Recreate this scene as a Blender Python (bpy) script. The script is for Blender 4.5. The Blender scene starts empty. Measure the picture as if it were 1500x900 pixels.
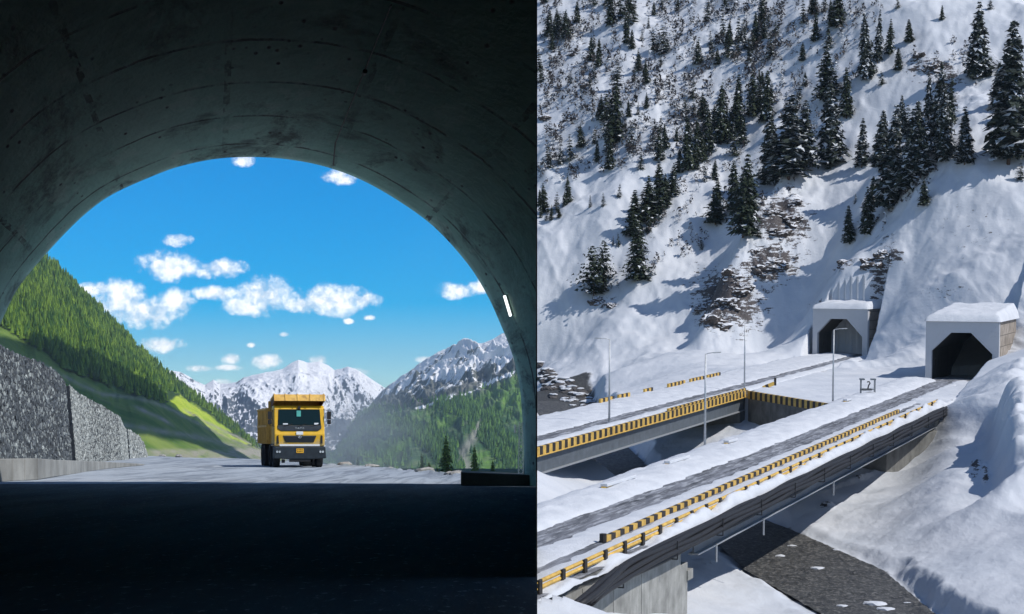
import bpy, bmesh, math, random
import numpy as np
from mathutils import Vector, Matrix
R = math.radians
rnd = random.Random(7)
rng = np.random.default_rng(11)
scene = bpy.context.scene
COL = scene.collection

# ------------------------------------------------------------------ camera
FX = 3000.0; CX = 750.0; CY = 645.0; CH = 1.2      # working focal in photo pixels, eye level row
cam_d = bpy.data.cameras.new("camera"); cam = bpy.data.objects.new("camera", cam_d); COL.objects.link(cam)
cam.location = (0, 0, CH); cam.rotation_euler = (R(90), 0, 0)
cam_d.sensor_width = 36; cam_d.sensor_fit = 'HORIZONTAL'
cam_d.lens = 36*FX/1500
cam_d.shift_y = (CY-450)/1500.0
cam_d.clip_start = 0.1; cam_d.clip_end = 90000
scene.camera = cam

# ------------------------------------------------------------------ sun, sky, exposure
SUN = Vector((0.58, -0.33, 0.75)).normalized()
elev = math.asin(SUN.z); azim = math.atan2(SUN.x, SUN.y)
sd = bpy.data.lights.new("sun", 'SUN'); so = bpy.data.objects.new("sun", sd); COL.objects.link(so)
sd.energy = 2.9; sd.angle = R(0.5); sd.color = (1.0, 0.96, 0.90)
so.rotation_euler = SUN.to_track_quat('Z', 'Y').to_euler(); so.location = (0, -20, 60)
scene.view_settings.view_transform = 'Standard'; scene.view_settings.look = 'None'
scene.view_settings.exposure = 0.5; scene.view_settings.gamma = 1.0

w = bpy.data.worlds.new("World"); scene.world = w; w.use_nodes = True
nt = w.node_tree; N = nt.nodes; LK = nt.links; N.clear()
wout = N.new('ShaderNodeOutputWorld'); bg = N.new('ShaderNodeBackground')
sky = N.new('ShaderNodeTexSky'); sky.sky_type = 'NISHITA'; sky.sun_disc = False
sky.sun_elevation = elev; sky.sun_rotation = azim; sky.altitude = 2700; sky.air_density = 1.0; sky.dust_density = 0.3; sky.ozone_density = 3.0
hs = N.new('ShaderNodeHueSaturation'); hs.inputs['Saturation'].default_value = 2.1; hs.inputs['Value'].default_value = 0.92; hs.inputs['Hue'].default_value = 0.504
LK.new(sky.outputs[0], hs.inputs['Color'])
hs2 = N.new('ShaderNodeHueSaturation'); hs2.inputs['Saturation'].default_value = 1.0; LK.new(sky.outputs[0], hs2.inputs['Color'])
tc = N.new('ShaderNodeTexCoord'); sx = N.new('ShaderNodeSeparateXYZ'); LK.new(tc.outputs['Generated'], sx.inputs[0])
def wm(op, a, b=None, c=None):
    n = N.new('ShaderNodeMath'); n.operation = op
    for i, v in enumerate((a, b, c)):
        if v is None: continue
        if isinstance(v, (int, float)): n.inputs[i].default_value = v
        else: LK.new(v, n.inputs[i])
    return n.outputs[0]
yy = wm('MAXIMUM', sx.outputs['Y'], 0.05)
uu = wm('DIVIDE', sx.outputs['X'], yy); vv = wm('DIVIDE', sx.outputs['Z'], yy)
cmb = N.new('ShaderNodeCombineXYZ'); LK.new(uu, cmb.inputs[0]); LK.new(vv, cmb.inputs[1])
def cloud_noise(scale, detail, rough):
    n = N.new('ShaderNodeTexNoise'); n.inputs['Scale'].default_value = scale; n.inputs['Detail'].default_value = detail
    n.inputs['Roughness'].default_value = rough; LK.new(cmb.outputs[0], n.inputs['Vector']); return n
nz = cloud_noise(105, 10, 0.60); nz2 = cloud_noise(330, 8, 0.62)
# soft fair-weather clouds, each one a patch of sky direction (azimuth and height tangents)
CL = [(248,390,44,22),(325,393,36,14),(300,400,14,9),(258,352,22,10),(138,424,30,11),(180,442,42,32),(217,457,48,24),(258,443,28,20),(175,425,22,18),
      (315,430,36,11),(385,434,42,27),(356,447,28,15),(485,440,58,23),(447,447,34,14),(533,440,24,10),(237,505,32,12),(391,530,26,10),(338,526,15,8),
      (293,540,20,5),(333,539,20,5),(467,527,14,8),(328,562,20,7),(668,426,30,12),(705,420,20,12),(502,259,26,12),(357,236,18,9),(416,490,8,4),(368,506,7,4),
      (511,471,9,4),(541,466,9,4),(620,527,14,5),(520,545,22,6)]
m = None
for (px, py, rx, ry) in CL:
    s = N.new('ShaderNodeVectorMath'); s.operation = 'SUBTRACT'; LK.new(cmb.outputs[0], s.inputs[0]); s.inputs[1].default_value = ((px-CX)/FX, (CY-py)/FX, 0)
    k = N.new('ShaderNodeVectorMath'); k.operation = 'MULTIPLY'; LK.new(s.outputs[0], k.inputs[0]); k.inputs[1].default_value = (FX/rx, FX/ry, 0)
    dd = N.new('ShaderNodeVectorMath'); dd.operation = 'DOT_PRODUCT'; LK.new(k.outputs[0], dd.inputs[0]); LK.new(k.outputs[0], dd.inputs[1])
    m = dd.outputs['Value'] if m is None else wm('SMOOTH_MIN', m, dd.outputs['Value'], 0.12)
m = wm('MINIMUM', m, 4.0)
val = wm('SUBTRACT', 1.0, m)
val = wm('ADD', val, wm('MULTIPLY', wm('SUBTRACT', nz.outputs['Fac'], 0.5), 3.4))
val = wm('ADD', val, wm('MULTIPLY', wm('SUBTRACT', nz2.outputs['Fac'], 0.5), 1.5))
mr = N.new('ShaderNodeMapRange'); mr.interpolation_type = 'SMOOTHSTEP'; LK.new(val, mr.inputs['Value'])
mr.inputs['From Min'].default_value = -0.35; mr.inputs['From Max'].default_value = 1.35
front = wm('GREATER_THAN', sx.outputs['Y'], 0.2)
alpha = wm('MULTIPLY', mr.outputs[0], front)
body = N.new('ShaderNodeMapRange'); LK.new(nz.outputs['Fac'], body.inputs['Value']); body.inputs['From Min'].default_value = 0.36; body.inputs['From Max'].default_value = 0.56
ccol = N.new('ShaderNodeMix'); ccol.data_type = 'RGBA'; LK.new(body.outputs[0], ccol.inputs['Factor'])
ccol.inputs[6].default_value = (7.0, 7.5, 8.2, 1); ccol.inputs[7].default_value = (10.5, 10.6, 10.6, 1)
mx = N.new('ShaderNodeMix'); mx.data_type = 'RGBA'; LK.new(alpha, mx.inputs['Factor']); low = N.new('ShaderNodeMapRange'); low.interpolation_type = 'SMOOTHSTEP'; LK.new(sx.outputs['Z'], low.inputs['Value']); low.inputs['From Min'].default_value = 0.45; low.inputs['From Max'].default_value = 0.22
zone = N.new('ShaderNodeMapRange'); zone.interpolation_type = 'SMOOTHSTEP'; LK.new(sx.outputs['Y'], zone.inputs['Value']); zone.inputs['From Min'].default_value = 0.3; zone.inputs['From Max'].default_value = 0.8
smx = N.new('ShaderNodeMix'); smx.data_type = 'RGBA'; LK.new(wm('MULTIPLY', low.outputs[0], zone.outputs[0]), smx.inputs['Factor']); LK.new(hs2.outputs[0], smx.inputs[6]); LK.new(hs.outputs[0], smx.inputs[7])
LK.new(smx.outputs[2], mx.inputs[6]); LK.new(ccol.outputs[2], mx.inputs[7])
LK.new(mx.outputs[2], bg.inputs['Color']); bg.inputs['Strength'].default_value = 0.10
LK.new(bg.outputs[0], wout.inputs['Surface'])

# ------------------------------------------------------------------ helpers
def W(px, py, d):                     # left place: photo pixel and distance -> point
    return Vector(((px-CX)/FX*d, d, CH+(CY-py)/FX*d))
PIT = math.atan(270/3000.0); HD = 18.3          # right place: its ground frame and the height of the eye above the bridge decks
cp, sp_ = math.cos(PIT), math.sin(PIT)
MR = Matrix(((1, 0, 0, 0), (0, cp, -sp_, 0), (0, sp_, cp, 0), (0, 0, 0, 1)))
MR = Matrix.Translation((0, 0, CH)) @ MR @ Matrix.Translation((0, 0, -HD))
def Ldir(px, py):
    a = (px-CX)/FX; b = (CY-py)/FX
    return a, cp+b*sp_, -sp_+b*cp
def L(px, py, z=None, y=None):
    a, b, c = Ldir(px, py)
    t = (z-HD)/c if z is not None else y/b
    return Vector((a*t, b*t, HD+c*t))

def _h(ix, iy, seed):
    n = (ix.astype(np.int64)*374761393 + iy.astype(np.int64)*668265263 + seed*982451653) & 0xffffffff
    n = ((n ^ (n >> 13))*1274126177) & 0xffffffff
    return ((n ^ (n >> 16)) & 0xffff)/65535.0
def vnoise(x, y, seed=0):
    ix = np.floor(x); iy = np.floor(y); fx = x-ix; fy = y-iy
    fx = fx*fx*fx*(fx*(fx*6-15)+10); fy = fy*fy*fy*(fy*(fy*6-15)+10)
    a = _h(ix, iy, seed); b = _h(ix+1, iy, seed); c = _h(ix, iy+1, seed); d = _h(ix+1, iy+1, seed)
    return (a*(1-fx)+b*fx)*(1-fy)+(c*(1-fx)+d*fx)*fy
def fbm(x, y, oct=5, seed=0, gain=0.5):
    s = 0; a = 1; t = 0
    for o in range(oct):
        s = s+a*(vnoise(x, y, seed+o)-0.5); t += a; a *= gain; x = x*2.03+17.1; y = y*2.03-9.7
    return s/t*2
def ridged(x, y, oct=5, seed=0, gain=0.5):
    s = 0; a = 1; t = 0
    for o in range(oct):
        s = s+a*(1-np.abs(2*vnoise(x, y, seed+o)-1)); t += a; a *= gain; x = x*2.1+5.3; y = y*2.1+11.9
    return s/t
def sstep(a, b, x):
    t = np.clip((x-a)/(b-a), 0, 1); return t*t*(3-2*t)

def mesh_np(name, verts, faces, mat=None, parent=None, smooth=False, attrs=None, mats=None, fmat=None):
    me = bpy.data.meshes.new(name)
    verts = np.asarray(verts, dtype=np.float32)
    faces = np.asarray(faces, dtype=np.int32)
    me.vertices.add(len(verts)); me.vertices.foreach_set('co', verts.ravel())
    k = faces.shape[1]
    me.loops.add(faces.size); me.loops.foreach_set('vertex_index', faces.ravel())
    me.polygons.add(len(faces)); me.polygons.foreach_set('loop_start', np.arange(0, faces.size, k, dtype=np.int32))
    me.polygons.foreach_set('use_smooth', np.full(len(faces), smooth))
    if fmat is not None: me.polygons.foreach_set('material_index', np.asarray(fmat, dtype=np.int32))
    me.update(calc_edges=True)
    if attrs:
        for an, av in attrs.items():
            at = me.attributes.new(an, 'FLOAT', 'POINT' if len(av) == len(verts) else 'FACE')
            at.data.foreach_set('value', np.asarray(av, dtype=np.float32))
    for mm in (mats or [mat]): me.materials.append(mm)
    o = bpy.data.objects.new(name, me); COL.objects.link(o)
    if parent is not None: o.parent = parent
    return o
def grid_faces(nr, nc):
    i = np.arange(nr-1)[:, None]*nc+np.arange(nc-1)[None, :]
    return np.stack([i, i+1, i+nc+1, i+nc], -1).reshape(-1, 4)

class MB:
    """collects shapes, then links them as one mesh object"""
    def __init__(s): s.v = []; s.f = []; s.m = []
    def add(s, vs, fs, mi=0):
        b = len(s.v); s.v += [tuple(v) for v in vs]; s.f += [tuple(b+i for i in f) for f in fs]; s.m += [mi]*len(fs)
    def box(s, x0, x1, y0, y1, z0, z1, M=None, mi=0):
        vs = [Vector((x, y, z)) for z in (z0, z1) for y in (y0, y1) for x in (x0, x1)]
        if M is not None: vs = [M @ v for v in vs]
        s.add(vs, [(0,2,3,1),(4,5,7,6),(0,1,5,4),(2,6,7,3),(0,4,6,2),(1,3,7,5)], mi)
    def prism(s, poly, d, M=None, mi=0):     # poly: 3D points, extruded by vector d
        n = len(poly); vs = [Vector(p) for p in poly]+[Vector(p)+Vector(d) for p in poly]
        if M is not None: vs = [M @ v for v in vs]
        s.add(vs, [tuple(range(n))[::-1], tuple(range(n, 2*n))]+[(i, (i+1) % n, n+(i+1) % n, n+i) for i in range(n)], mi)
    def tube(s, pts, r, n=8, mi=0, cap=True, r2=None):
        pts = [Vector(p) for p in pts]; rings = []
        for i, p in enumerate(pts):
            t = (pts[min(i+1, len(pts)-1)]-pts[max(i-1, 0)]).normalized()
            up = Vector((0, 0, 1)) if abs(t.z) < 0.9 else Vector((1, 0, 0))
            a = t.cross(up).normalized(); b = a.cross(t)
            rr = r if r2 is None else r+(r2-r)*i/(len(pts)-1)
            rings.append([p+a*rr*math.cos(2*math.pi*k/n)+b*rr*math.sin(2*math.pi*k/n) for k in range(n)])
        vs = [v for q in rings for v in q]; fs = []
        for i in range(len(pts)-1):
            for k in range(n): fs.append((i*n+k, i*n+(k+1) % n, (i+1)*n+(k+1) % n, (i+1)*n+k))
        if cap: fs += [tuple(range(n)), tuple(reversed(range((len(pts)-1)*n, len(pts)*n)))]
        s.add(vs, fs, mi)
    def build(s, name, mat, parent=None, bevel=0, smooth=False, mats=None):
        me = bpy.data.meshes.new(name); me.from_pydata(s.v, [], s.f); me.update()
        for mm in (mats or [mat]): me.materials.append(mm)
        me.polygons.foreach_set('material_index', s.m)
        bm = bmesh.new(); bm.from_mesh(me); bmesh.ops.recalc_face_normals(bm, faces=bm.faces); bm.to_mesh(me); bm.free()
        if smooth: me.polygons.foreach_set('use_smooth', [True]*len(me.polygons))
        o = bpy.data.objects.new(name, me); COL.objects.link(o)
        if parent is not None: o.parent = parent
        if bevel:
            b = o.modifiers.new('bevel', 'BEVEL'); b.width = bevel; b.segments = 2; b.limit_method = 'ANGLE'
        return o
def tag(o, label=None, cat=None, group=None, kind=None):
    if label: o['label'] = label
    if cat: o['category'] = cat
    if group: o['group'] = group
    if kind: o['kind'] = kind
    return o
def thing(name, loc, label, cat, group=None, rz=0, right=False):
    o = bpy.data.objects.new(name, None); COL.objects.link(o); o.empty_display_size = 0.3
    Mx = Matrix.Translation(loc) @ Matrix.Rotation(rz, 4, 'Z')
    o.matrix_world = (MR @ Mx) if right else Mx
    return tag(o, label, cat, group)

# ------------------------------------------------------------------ materials
class MT:
    def __init__(s, name, rough=0.8, spec=0.3):
        s.m = bpy.data.materials.new(name); s.m.use_nodes = True; s.t = s.m.node_tree; s.n = s.t.nodes; s.l = s.t.links
        s.b = s.n['Principled BSDF']; s.b.inputs['Roughness'].default_value = rough; s.b.inputs['Specular IOR Level'].default_value = spec
        s.tc = s.n.new('ShaderNodeTexCoord')
    def co(s, scale=(1, 1, 1), src='Object', rot=(0, 0, 0), tex=False):
        mp = s.n.new('ShaderNodeMapping'); mp.vector_type = 'TEXTURE' if tex else 'POINT'; mp.inputs['Scale'].default_value = scale; mp.inputs['Rotation'].default_value = rot
        s.l.new(s.tc.outputs[src], mp.inputs['Vector']); return mp.outputs[0]
    def noise(s, scale, detail=5, rough=0.55, vec=None, dist=0):
        n = s.n.new('ShaderNodeTexNoise'); n.inputs['Scale'].default_value = scale; n.inputs['Detail'].default_value = detail
        n.inputs['Roughness'].default_value = rough; n.inputs['Distortion'].default_value = dist
        s.l.new(vec if vec is not None else s.tc.outputs['Object'], n.inputs['Vector']); return n.outputs['Fac']
    def vor(s, scale, feature='F1', vec=None, out='Distance'):
        n = s.n.new('ShaderNodeTexVoronoi'); n.feature = feature; n.inputs['Scale'].default_value = scale
        s.l.new(vec if vec is not None else s.tc.outputs['Object'], n.inputs['Vector']); return n.outputs[out]
    def ramp(s, fac, stops):
        n = s.n.new('ShaderNodeValToRGB'); e = n.color_ramp.elements
        while len(e) < len(stops): e.new(0.5)
        for i, (p, c) in enumerate(stops):
            e[i].position = p; e[i].color = (c[0], c[1], c[2], 1) if hasattr(c, '__len__') else (c, c, c, 1)
        s.l.new(fac, n.inputs[0]); return n.outputs[0]
    def mix(s, fac, a, b, mode='MIX'):
        n = s.n.new('ShaderNodeMix'); n.data_type = 'RGBA'; n.blend_type = mode
        if isinstance(fac, (int, float)): n.inputs['Factor'].default_value = fac
        else: s.l.new(fac, n.inputs['Factor'])
        for i, v in ((6, a), (7, b)):
            if hasattr(v, '__len__'): n.inputs[i].default_value = (v[0], v[1], v[2], 1)
            else: s.l.new(v, n.inputs[i])
        return n.outputs[2]
    def math(s, op, a, b=None, c=None, clamp=False):
        n = s.n.new('ShaderNodeMath'); n.operation = op; n.use_clamp = clamp
        for i, v in enumerate((a, b, c)):
            if v is None: continue
            if isinstance(v, (int, float)): n.inputs[i].default_value = v
            else: s.l.new(v, n.inputs[i])
        return n.outputs[0]
    def attr(s, name):
        n = s.n.new('ShaderNodeAttribute'); n.attribute_name = name; return n.outputs['Fac']
    def geo(s, what):
        n = s.n.new('ShaderNodeNewGeometry'); x = s.n.new('ShaderNodeSeparateXYZ'); s.l.new(n.outputs[what], x.inputs[0]); return x.outputs
    def color(s, c):
        if hasattr(c, '__len__'): s.b.inputs['Base Color'].default_value = (c[0], c[1], c[2], 1)
        else: s.l.new(c, s.b.inputs['Base Color'])
        return s
    def bump(s, h, strength=0.5, dist=0.1):
        n = s.n.new('ShaderNodeBump'); n.inputs['Strength'].default_value = strength; n.inputs['Distance'].default_value = dist
        s.l.new(h, n.inputs['Height']); s.l.new(n.outputs[0], s.b.inputs['Normal']); return s

def simple(name, c, rough=0.6, metal=0, var=0.25, scale=6, bump=0.0):
    t = MT(name, rough); n = t.noise(scale, 6, 0.6)
    t.color(t.mix(t.ramp(n, [(0.3, 0), (0.7, 1)]), tuple(x*(1-var) for x in c), tuple(min(1, x*(1+var)) for x in c)))
    t.b.inputs['Metallic'].default_value = metal
    if bump: t.bump(n, bump, 0.02)
    return t.m

def concrete(name, c, dark=0.5, streak=True, scale=1.0):
    t = MT(name, 0.85, 0.2)
    a = t.noise(0.7*scale, 7, 0.6); b = t.noise(9*scale, 5, 0.6)
    col = t.mix(t.ramp(a, [(0.3, 0), (0.7, 1)]), tuple(x*dark for x in c), c)
    if streak:
        st = t.noise(1.6*scale, 5, 0.6, t.co((1.4, 1.4, 0.12)))
        col = t.mix(t.ramp(st, [(0.45, 0), (0.75, 0.4)]), col, tuple(x*0.4 for x in c))
    col = t.mix(t.ramp(b, [(0.6, 0), (0.75, 0.5)]), col, tuple(x*0.5 for x in c))
    t.color(col).bump(b, 0.35, 0.03); return t.m

M = {}
M['conc'] = concrete('grey_concrete', (0.36, 0.36, 0.34))
M['conc_dark'] = concrete('dark_concrete', (0.20, 0.20, 0.19))  # the grey concrete in a darker tone
M['portal_white'] = concrete('painted_portal', (0.40, 0.41, 0.43), 0.85)
M['steel'] = simple('steel_grey', (0.13, 0.15, 0.17), 0.5, 0.3, 0.2, 1.2)
M['galv'] = simple('galvanised', (0.42, 0.44, 0.46), 0.45, 0.5, 0.12, 3)
M['black'] = simple('black_rubber', (0.018, 0.018, 0.02), 0.6, 0, 0.4, 5)
M['yellow'] = simple('yellow_paint', (0.56, 0.36, 0.085), 0.6, 0, 0.3, 1.5)
M['yblack'] = simple('black_paint', (0.03, 0.026, 0.024), 0.6, 0, 0.3, 2)

# snow on decks and mounds
t = MT('snow', 0.75, 0.25); n1 = t.noise(0.5, 8, 0.6); n2 = t.noise(5, 5, 0.6)
t.color(t.mix(t.ramp(n1, [(0.35, 0), (0.65, 1)]), (0.52, 0.545, 0.59), (0.60, 0.62, 0.66))); t.bump(t.mix(0.3, n1, n2), 0.6, 0.35); M['snow'] = t.m

def haze_color(m): return m

# ================================================================== LEFT PLACE: the tunnel and the valley beyond
D0 = 55.0; VPX = 315.0                 # distance of the portal plane and vanishing point of the tunnel
prof = [(-42,712),(-40,690),(-37,650),(-33,600),(-22,540),(-8,496),(0,478),(12,451),(25,424),(45,398),(70,369),(92,345),(115,322),(137,303),(160,287),(180,277),(198,269),(220,260),(250,248),(280,240.5),
        (305,235.5),(330,232),(360,230.5),(390,231),(410,232.5),(430,235),(460,240),(490,248),(520,259),(550,274),(580,292),(605,308),(630,326),(657,352),(685,385),(700,406),(720,441),(735,476),(746,502),(755,531),(761,560),(765,600),(767,640),(768,665),(768,712)]
prof = np.array(prof, float)
seg = np.r_[0, np.cumsum(np.hypot(*np.diff(prof, axis=0).T))]
tt = np.linspace(0, seg[-1], 150)
P2 = np.c_[np.interp(tt, seg, prof[:, 0]), np.interp(tt, seg, prof[:, 1])]
for _ in range(3): P2[1:-1] = (P2[:-2]+2*P2[1:-1]+P2[2:])/4
X0 = (P2[:, 0]-CX)/FX*D0; Z0 = CH+(CY-P2[:, 1])/FX*D0
axx = (VPX-CX)/FX                                     # tunnel axis: dx per metre of y
arc = np.r_[0, np.cumsum(np.hypot(np.diff(X0), np.diff(Z0)))]
cxm = X0.mean(); 
nx = np.gradient(Z0); nzv = -np.gradient(X0); ln = np.hypot(nx, nzv); nx = -nx/ln; nzv = -nzv/ln
if nx[0] > 0: nx, nzv = -nx, -nzv
if nzv[75] < 0: nx, nzv = -nx, -nzv
def lining_part(ya, yb, ny, name, clip, parent):
    ys = np.linspace(ya, yb, ny)
    inner = []; uv = []
    for y in ys:
        dx = (y-D0)*axx
        r = 0.03*fbm(arc*0.25, np.full_like(arc, y*0.25), 3, 5)+0.015*(np.abs(((y+1.0) % 4.6)-2.3) > 2.22)
        inner.append(np.c_[X0+dx+nx*r, np.full_like(X0, y), Z0+nzv*r])
        uv.append(np.c_[arc, np.full_like(arc, y*0.2)])
    th = 0.7
    outer = []
    for y in ys:
        dx = (y-D0)*axx
        outer.append(np.c_[X0+dx+nx*th, np.full_like(X0, y), np.maximum(Z0+nzv*th, 0.0)])
    inner = np.array(inner); outer = np.array(outer); nc = len(X0)
    V = np.r_[inner.reshape(-1, 3), outer.reshape(-1, 3)]
    UV = np.array(uv).reshape(-1, 2); UV = np.r_[UV, UV+np.array([0, 40])]
    n = ny*nc; F = [tuple(f) for f in grid_faces(ny, nc)]+[tuple(n+np.array(f[::-1])) for f in grid_faces(ny, nc)]
    for r0 in (0, ny-1):
        for c in range(nc-1):
            a = r0*nc+c; F.append((a, a+1, n+a+1, n+a) if r0 else (a+1, a, n+a, n+a+1))
    bm = bmesh.new(); uvl = bm.loops.layers.uv.new('UVMap')
    bv = [bm.verts.new(v) for v in V]; bm.verts.index_update()
    for f in F:
        fa = bm.faces.new([bv[int(i)] for i in f]); fa.smooth = True; fa.material_index = 1 if max(f) >= n else 0
        for lp in fa.loops: lp[uvl].uv = UV[lp.vert.index]
    if clip:
        g = bm.verts[:]+bm.edges[:]+bm.faces[:]
        res = bmesh.ops.bisect_plane(bm, geom=g, plane_co=(0, 0, 0), plane_no=(1, -(787-CX)/FX, 0), clear_outer=True)
    me = bpy.data.meshes.new(name); bm.to_mesh(me); bm.free()
    me.materials.append(M['lining']); me.materials.append(M['conc'])
    o = bpy.data.objects.new(name, me); COL.objects.link(o); o.parent = parent
    return o

t = MT('tunnel_concrete', 0.8, 0.25)
uvv = t.co((1, 1, 1), 'UV')
big = t.noise(0.35, 7, 0.62, uvv); mid = t.noise(1.0, 7, 0.65, t.co((0.45, 1.3, 1), 'UV')); fine = t.noise(6, 6, 0.6, t.co((0.6, 1.4, 1), 'UV'))
streak = t.noise(1.6, 8, 0.7, t.co((0.45, 1.2, 1), 'UV'))
col = t.mix(t.ramp(big, [(0.3, 0), (0.7, 1)]), (0.30, 0.56, 0.47), (0.48, 0.70, 0.58))
col = t.mix(t.ramp(streak, [(0.44, 0), (0.68, 0.5)]), col, (0.24, 0.36, 0.31))
col = t.mix(t.ramp(mid, [(0.57, 0), (0.68, 0.8)]), col, (0.08, 0.12, 0.11))
blot = t.noise(0.42, 10, 0.74, t.co((1, 1.2, 1), 'UV'), 0.5)
col = t.mix(t.ramp(blot, [(0.54, 0), (0.64, 0.9)]), col, (0.06, 0.09, 0.085))
pale = t.noise(0.8, 6, 0.6, t.co((1.0, 1.6, 1), 'UV'), 0.3)
col = t.mix(t.ramp(pale, [(0.58, 0), (0.62, 0.35)]), col, (0.60, 0.74, 0.64))
# long rows of blow holes and dark drips following the formwork
sepn = t.n.new('ShaderNodeSeparateXYZ'); t.l.new(uvv, sepn.inputs[0])
warp = t.noise(0.9, 6, 0.6, uvv)
def joint(coord, period, width, off):
    a = t.math('ADD', coord, off); a = t.math('ADD', a, t.math('MULTIPLY', warp, 0.12)); a = t.math('MODULO', a, period)
    a = t.math('SUBTRACT', a, period/2); a = t.math('ABSOLUTE', a); return t.math('LESS_THAN', a, width)
holes = t.ramp(t.noise(3.2, 4, 0.6, t.co((1.3, 1.3, 1), 'UV')), [(0.46, 0), (0.54, 1)])
jr = t.math('MULTIPLY', t.math('MULTIPLY', joint(sepn.outputs[0], 2.9, 0.07, 50), holes), t.ramp(t.noise(0.5, 3, 0.6, uvv), [(0.4, 0.1), (0.6, 1)]))
jd = t.math('MULTIPLY', joint(sepn.outputs[1], 0.92, 0.022, 100.28), t.ramp(t.noise(0.9, 5, 0.65, uvv), [(0.42, 0), (0.55, 1)]))
col = t.mix(t.math('MULTIPLY', jr, 0.85), col, (0.02, 0.025, 0.025)); col = t.mix(t.math('MULTIPLY', jd, 0.9), col, (0.03, 0.04, 0.035))
je = t.math('MULTIPLY', joint(sepn.outputs[1], 0.92, 0.012, 100.31), t.ramp(t.noise(1.5, 4, 0.6, uvv), [(0.45, 0), (0.58, 1)]))
col = t.mix(t.math('MULTIPLY', je, 0.5), col, (0.36, 0.40, 0.36))
pits = t.ramp(t.vor(3.6, 'F1', t.co((1.0, 1.3, 1), 'UV')), [(0.10, 1), (0.20, 0)])
pm = t.math('MULTIPLY', pits, t.ramp(t.noise(0.7, 5, 0.6, uvv), [(0.5, 0), (0.58, 1)]))
col = t.mix(pm, col, (0.02, 0.025, 0.025))
t.color(col).bump(t.mix(0.5, mid, fine), 1.0, 0.14); M['lining'] = t.m

tun = thing('road_tunnel', (-6.9, 40, 0), 'dark arched concrete road tunnel with stained lining framing the valley view', 'tunnel')
tun_inv = tun.matrix_world.inverted()
def fixp(o):
    o.matrix_parent_inverse = tun_inv; return o
fixp(lining_part(18, D0, 60, 'lining', True, tun))
fixp(lining_part(-60, 17.99, 22, 'lining', False, tun))
# added cap on the unseen rear of the bore, to stop light leaking in
mb = MB(); pts = [Vector((X0[i]+(-60-D0)*axx+nx[i]*0.5, -60, Z0[i]+nzv[i]*0.5)) for i in range(0, 150, 3)]
mb.prism(pts, (0, -0.5, 0)); fixp(mb.build('end_wall', M['lining'], tun))
# thin added partition, edge-on, that keeps snow valley light out of the bore
def in_h(y):      # inner height of the lining at the photo's dividing line
    k = D0/y
    xs = VPX+(P2[:, 0]-VPX)*k; ys_ = CY+(P2[:, 1]-CY)*k
    hi = int(np.argmin(P2[:, 1]))
    py = np.interp(787, xs[hi:], ys_[hi:]) if xs[-1] > 787 else None
    return None if py is None else CH+(CY-py)/FX*y
top = []
for y in np.linspace(18, 54.99, 30):
    h = in_h(y)
    if h is None: break
    top.append((y, min(h+0.1, 9.6)))
def plx(px, y): return (px-CX)/FX*y
mb = MB()
for (ya, ha), (yb, hb) in zip(top[:-1], top[1:]):
    vs = []
    for (y, h) in ((ya, ha), (yb, hb)):
        for z in (-0.02, h):
            for px in (785.0, 786.9): vs.append((plx(px, y), y, z))
    mb.add(vs, [(0,1,3,2),(4,6,7,5),(0,4,5,1),(2,3,7,6),(0,2,6,4),(1,5,7,3)])
print('side wall from', top[0], 'to', top[-1])
fixp(mb.build('side_wall', M['conc_dark'], tun))
# lighter plinth at the foot of the lining, and the electric cable on the vault
mb = MB(); yj = D0-0.05
mb.prism([(plx(766.5, yj), yj, 0.0), (plx(786.9, yj), yj, 0.0), (plx(786.9, yj), yj, W(0, 664, yj).z), (plx(768, yj), yj, W(0, 664, yj).z)], (0, 0.4, 0))
fixp(mb.build('plinth', M['conc'], tun))
def lin_pt(i, y, off=0.05):
    return Vector((X0[i]+(y-D0)*axx-nx[i]*off, y, Z0[i]-nzv[i]*off))
def lin_from_px(px, py):   # point of the lining seen at a pixel: scale about the vanishing point
    v = np.array([px-VPX, py-CY]); best = None
    for i in range(len(P2)-1):
        a = P2[i]-np.array([VPX, CY]); b = P2[i+1]-np.array([VPX, CY])
        den = a[0]*(b[1]-a[1])-a[1]*(b[0]-a[0])
        dn = v[0]*(b[1]-a[1])-v[1]*(b[0]-a[0])
        if abs(dn) < 1e-9: continue
        k = den/dn                                  # k*v lies on the segment line
        q = k*v; s_ = np.dot(q-a, b-a)/max(np.dot(b-a, b-a), 1e-9)
        if k > 0 and -0.01 <= s_ <= 1.01: best = (i, D0*k); break
    i, y = best; return lin_pt(i, y, 0.09), i
cab = MB(); cab.tube([lin_from_px(px, py)[0] for px, py in ((492,238),(494,205),(512,160),(543,100),(583,2))], 0.018, 6)
cab.tube([lin_from_px(px, py)[0]+Vector((0, 0, -0.03)) for px, py in ((544,102),(545,98))], 0.05, 6)
tag(cab.build('power_cable', M['black']), 'thin black cable running along the dark tunnel vault', 'cable')
M['lamp'] = bpy.data.materials.new('lamp_glow'); M['lamp'].use_nodes = True
lb = M['lamp'].node_tree.nodes['Principled BSDF']; lb.inputs['Emission Color'].default_value = (0.95, 1, 1, 1); lb.inputs['Emission Strength'].default_value = 1.3
pa = lin_from_px(746.5, 438)[0]; pb = lin_from_px(754.5, 466)[0]
lt = thing('tube_lamp', (pa+pb)/2, 'white lit tube lamp fixed to the right side of the tunnel lining', 'lamp')
inv = lt.matrix_world.inverted()
mb = MB(); mb.tube([pa, pb], 0.035, 8); o = mb.build('lamp_tube', M['lamp'], lt); o.matrix_parent_inverse = inv
mb = MB(); mb.tube([pa+Vector((0.05, 0, 0.03)), pb+Vector((0.05, 0, 0.03))], 0.03, 4); o = mb.build('housing', M['galv'], lt); o.matrix_parent_inverse = inv

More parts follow.
